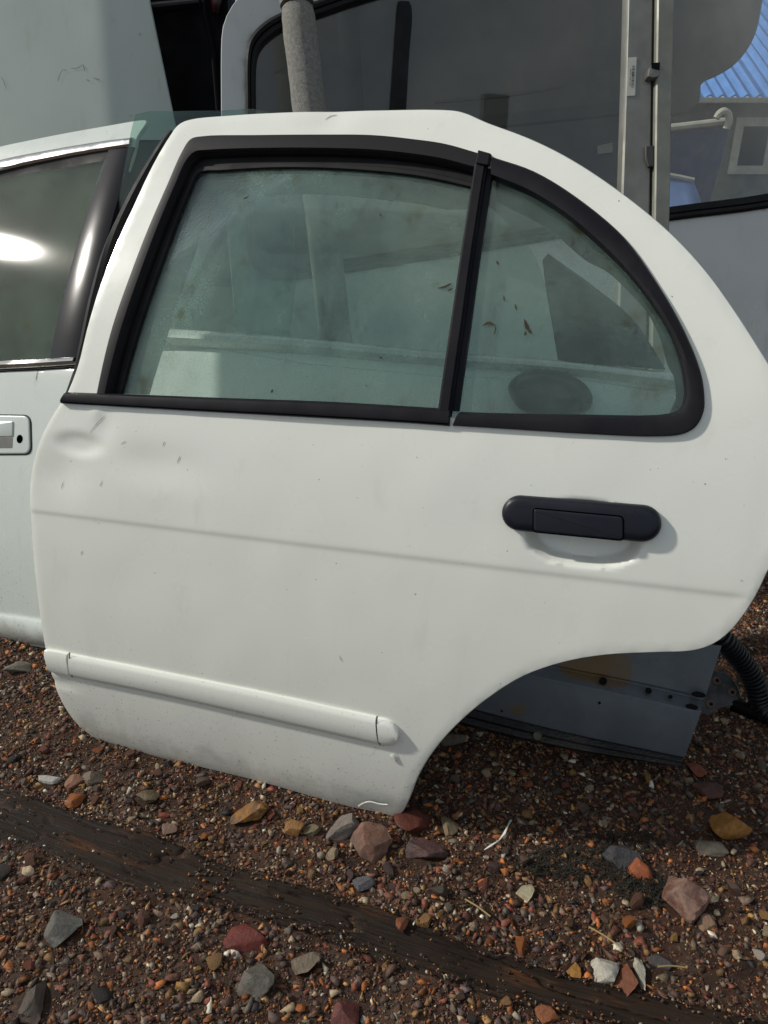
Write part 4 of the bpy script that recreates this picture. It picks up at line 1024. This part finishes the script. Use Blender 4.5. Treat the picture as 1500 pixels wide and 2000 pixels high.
# ------------------------------------------------------------------ small litter on the ground
for k, (a, b, lab) in enumerate((((908, 1756), (958, 1790), 'yellow straw stalk lying on the gravel right of the middle'), ((1150, 1810), (1215, 1852), 'thin brown straw stalk pointing at the white stone'), ((1285, 1888), (1340, 1890), 'green-brown grass stalk right of the narrow white stone'))):
    p, q = ground(*a, .014), ground(*b, .012)
    o = tube('straw_stalk', spline([tuple(p), tuple(p.lerp(q, .5) + Vector((0, .0012, .0006))), tuple(q)], 6), .0011, STRAW, None, loc=tuple(p), n=6); tag(o, lab, 'straw stalk')
pts = [ground(x, y, .013) for x, y in ((946, 1660), (958, 1652), (974, 1642), (985, 1628), (992, 1612), (997, 1602))]
vs, fs = [], []
for i, p in enumerate(pts):
    d = (pts[min(i + 1, 5)] - pts[max(i - 1, 0)]).normalized(); s = Vector((-d.y, d.x, 0)) * (.0007 + .0012 * (i % 2))
    vs += [p + s, p - s + Vector((0, 0, .002))]
for i in range(5): fs.append((2 * i, 2 * i + 1, 2 * i + 3, 2 * i + 2))
o = mesh('paint_flake', vs, fs, CHIP, None, loc=tuple(pts[0])); o.modifiers.new('thickness', 'SOLIDIFY').thickness = .001
tag(o, 'curled white paint flake strip on the gravel right of the door tip', 'paint flake')
# dark moss patch round the slate stone: many thin fibres
MOSS = plain('dark_moss', (.018, .016, .009), .9, var=.5, bump=0); V, Fa = [], []
for (px, py, rx, ry, cnt_) in ((1130, 1690, 130, 34, 900), (1260, 1740, 60, 30, 450), (1240, 1650, 60, 22, 160)):
    for _ in range(cnt_):
        a = random.uniform(0, 6.28); r_ = math.sqrt(random.random()); c = ground(px + rx * r_ * math.cos(a), py + ry * r_ * math.sin(a), 0)
        c.z = gz(c.x, c.y) + .003; h = random.uniform(0, 6.28); d = Vector((math.cos(h), math.sin(h), random.uniform(.1, .9))) * random.uniform(.005, .013); s = Vector((-math.sin(h), math.cos(h), 0)) * .0007
        b0 = len(V); V += [c - s, c + s, c + d * .6 + s * .8, c + d * .6 - s * .8, c + d + Vector((0, 0, -.003))]; Fa += [(b0, b0 + 1, b0 + 2, b0 + 3), (b0 + 3, b0 + 2, b0 + 4)]
o = mesh('moss', V, Fa, MOSS, None, smooth_=False); o['kind'] = 'stuff'

# ------------------------------------------------------------------ unseen hedge added at the left for its dark reflection in the door glass
def hedge():
    t = thing('hedge', 'dark ragged hedge added out of view at the left for its reflection', 'hedge', (-7.5, 0, 0))
    g = np.random.default_rng(4); V, Fa = [], []
    for k in range(5200):
        y = g.uniform(-9, 7); top = 1.5 + .5 * noise.noise((y * .6, 1, 3)) + .25 * noise.noise((y * 2.1, 5, 3))
        p = Vector((-7.5 + g.normal(0, .35), y, top * math.sqrt(g.random()))); a = Vector(g.normal(0, 1, 3)).normalized(); b = a.orthogonal().normalized(); r = g.uniform(.05, .13)
        n0 = len(V); V += [p - a * r, p + b * r * .5, p + a * r, p - b * r * .5]; Fa.append((n0, n0 + 1, n0 + 2, n0 + 3))
    f = mesh('foliage', V, Fa, plain('hedge_leaf', (.035, .05, .022), .7, var=.5, scale=3, bump=0), t, smooth_=False); f['kind'] = 'stuff'
    for k in range(9):
        y = -8 + k * 1.7; tube('stem', [Vector((-7.5, y, 0)), Vector((-7.45, y + .15, .8)), Vector((-7.55, y + .3, 1.7))], .04, plain('hedge_stem', (.06, .045, .03), .9), t, n=6)
hedge()
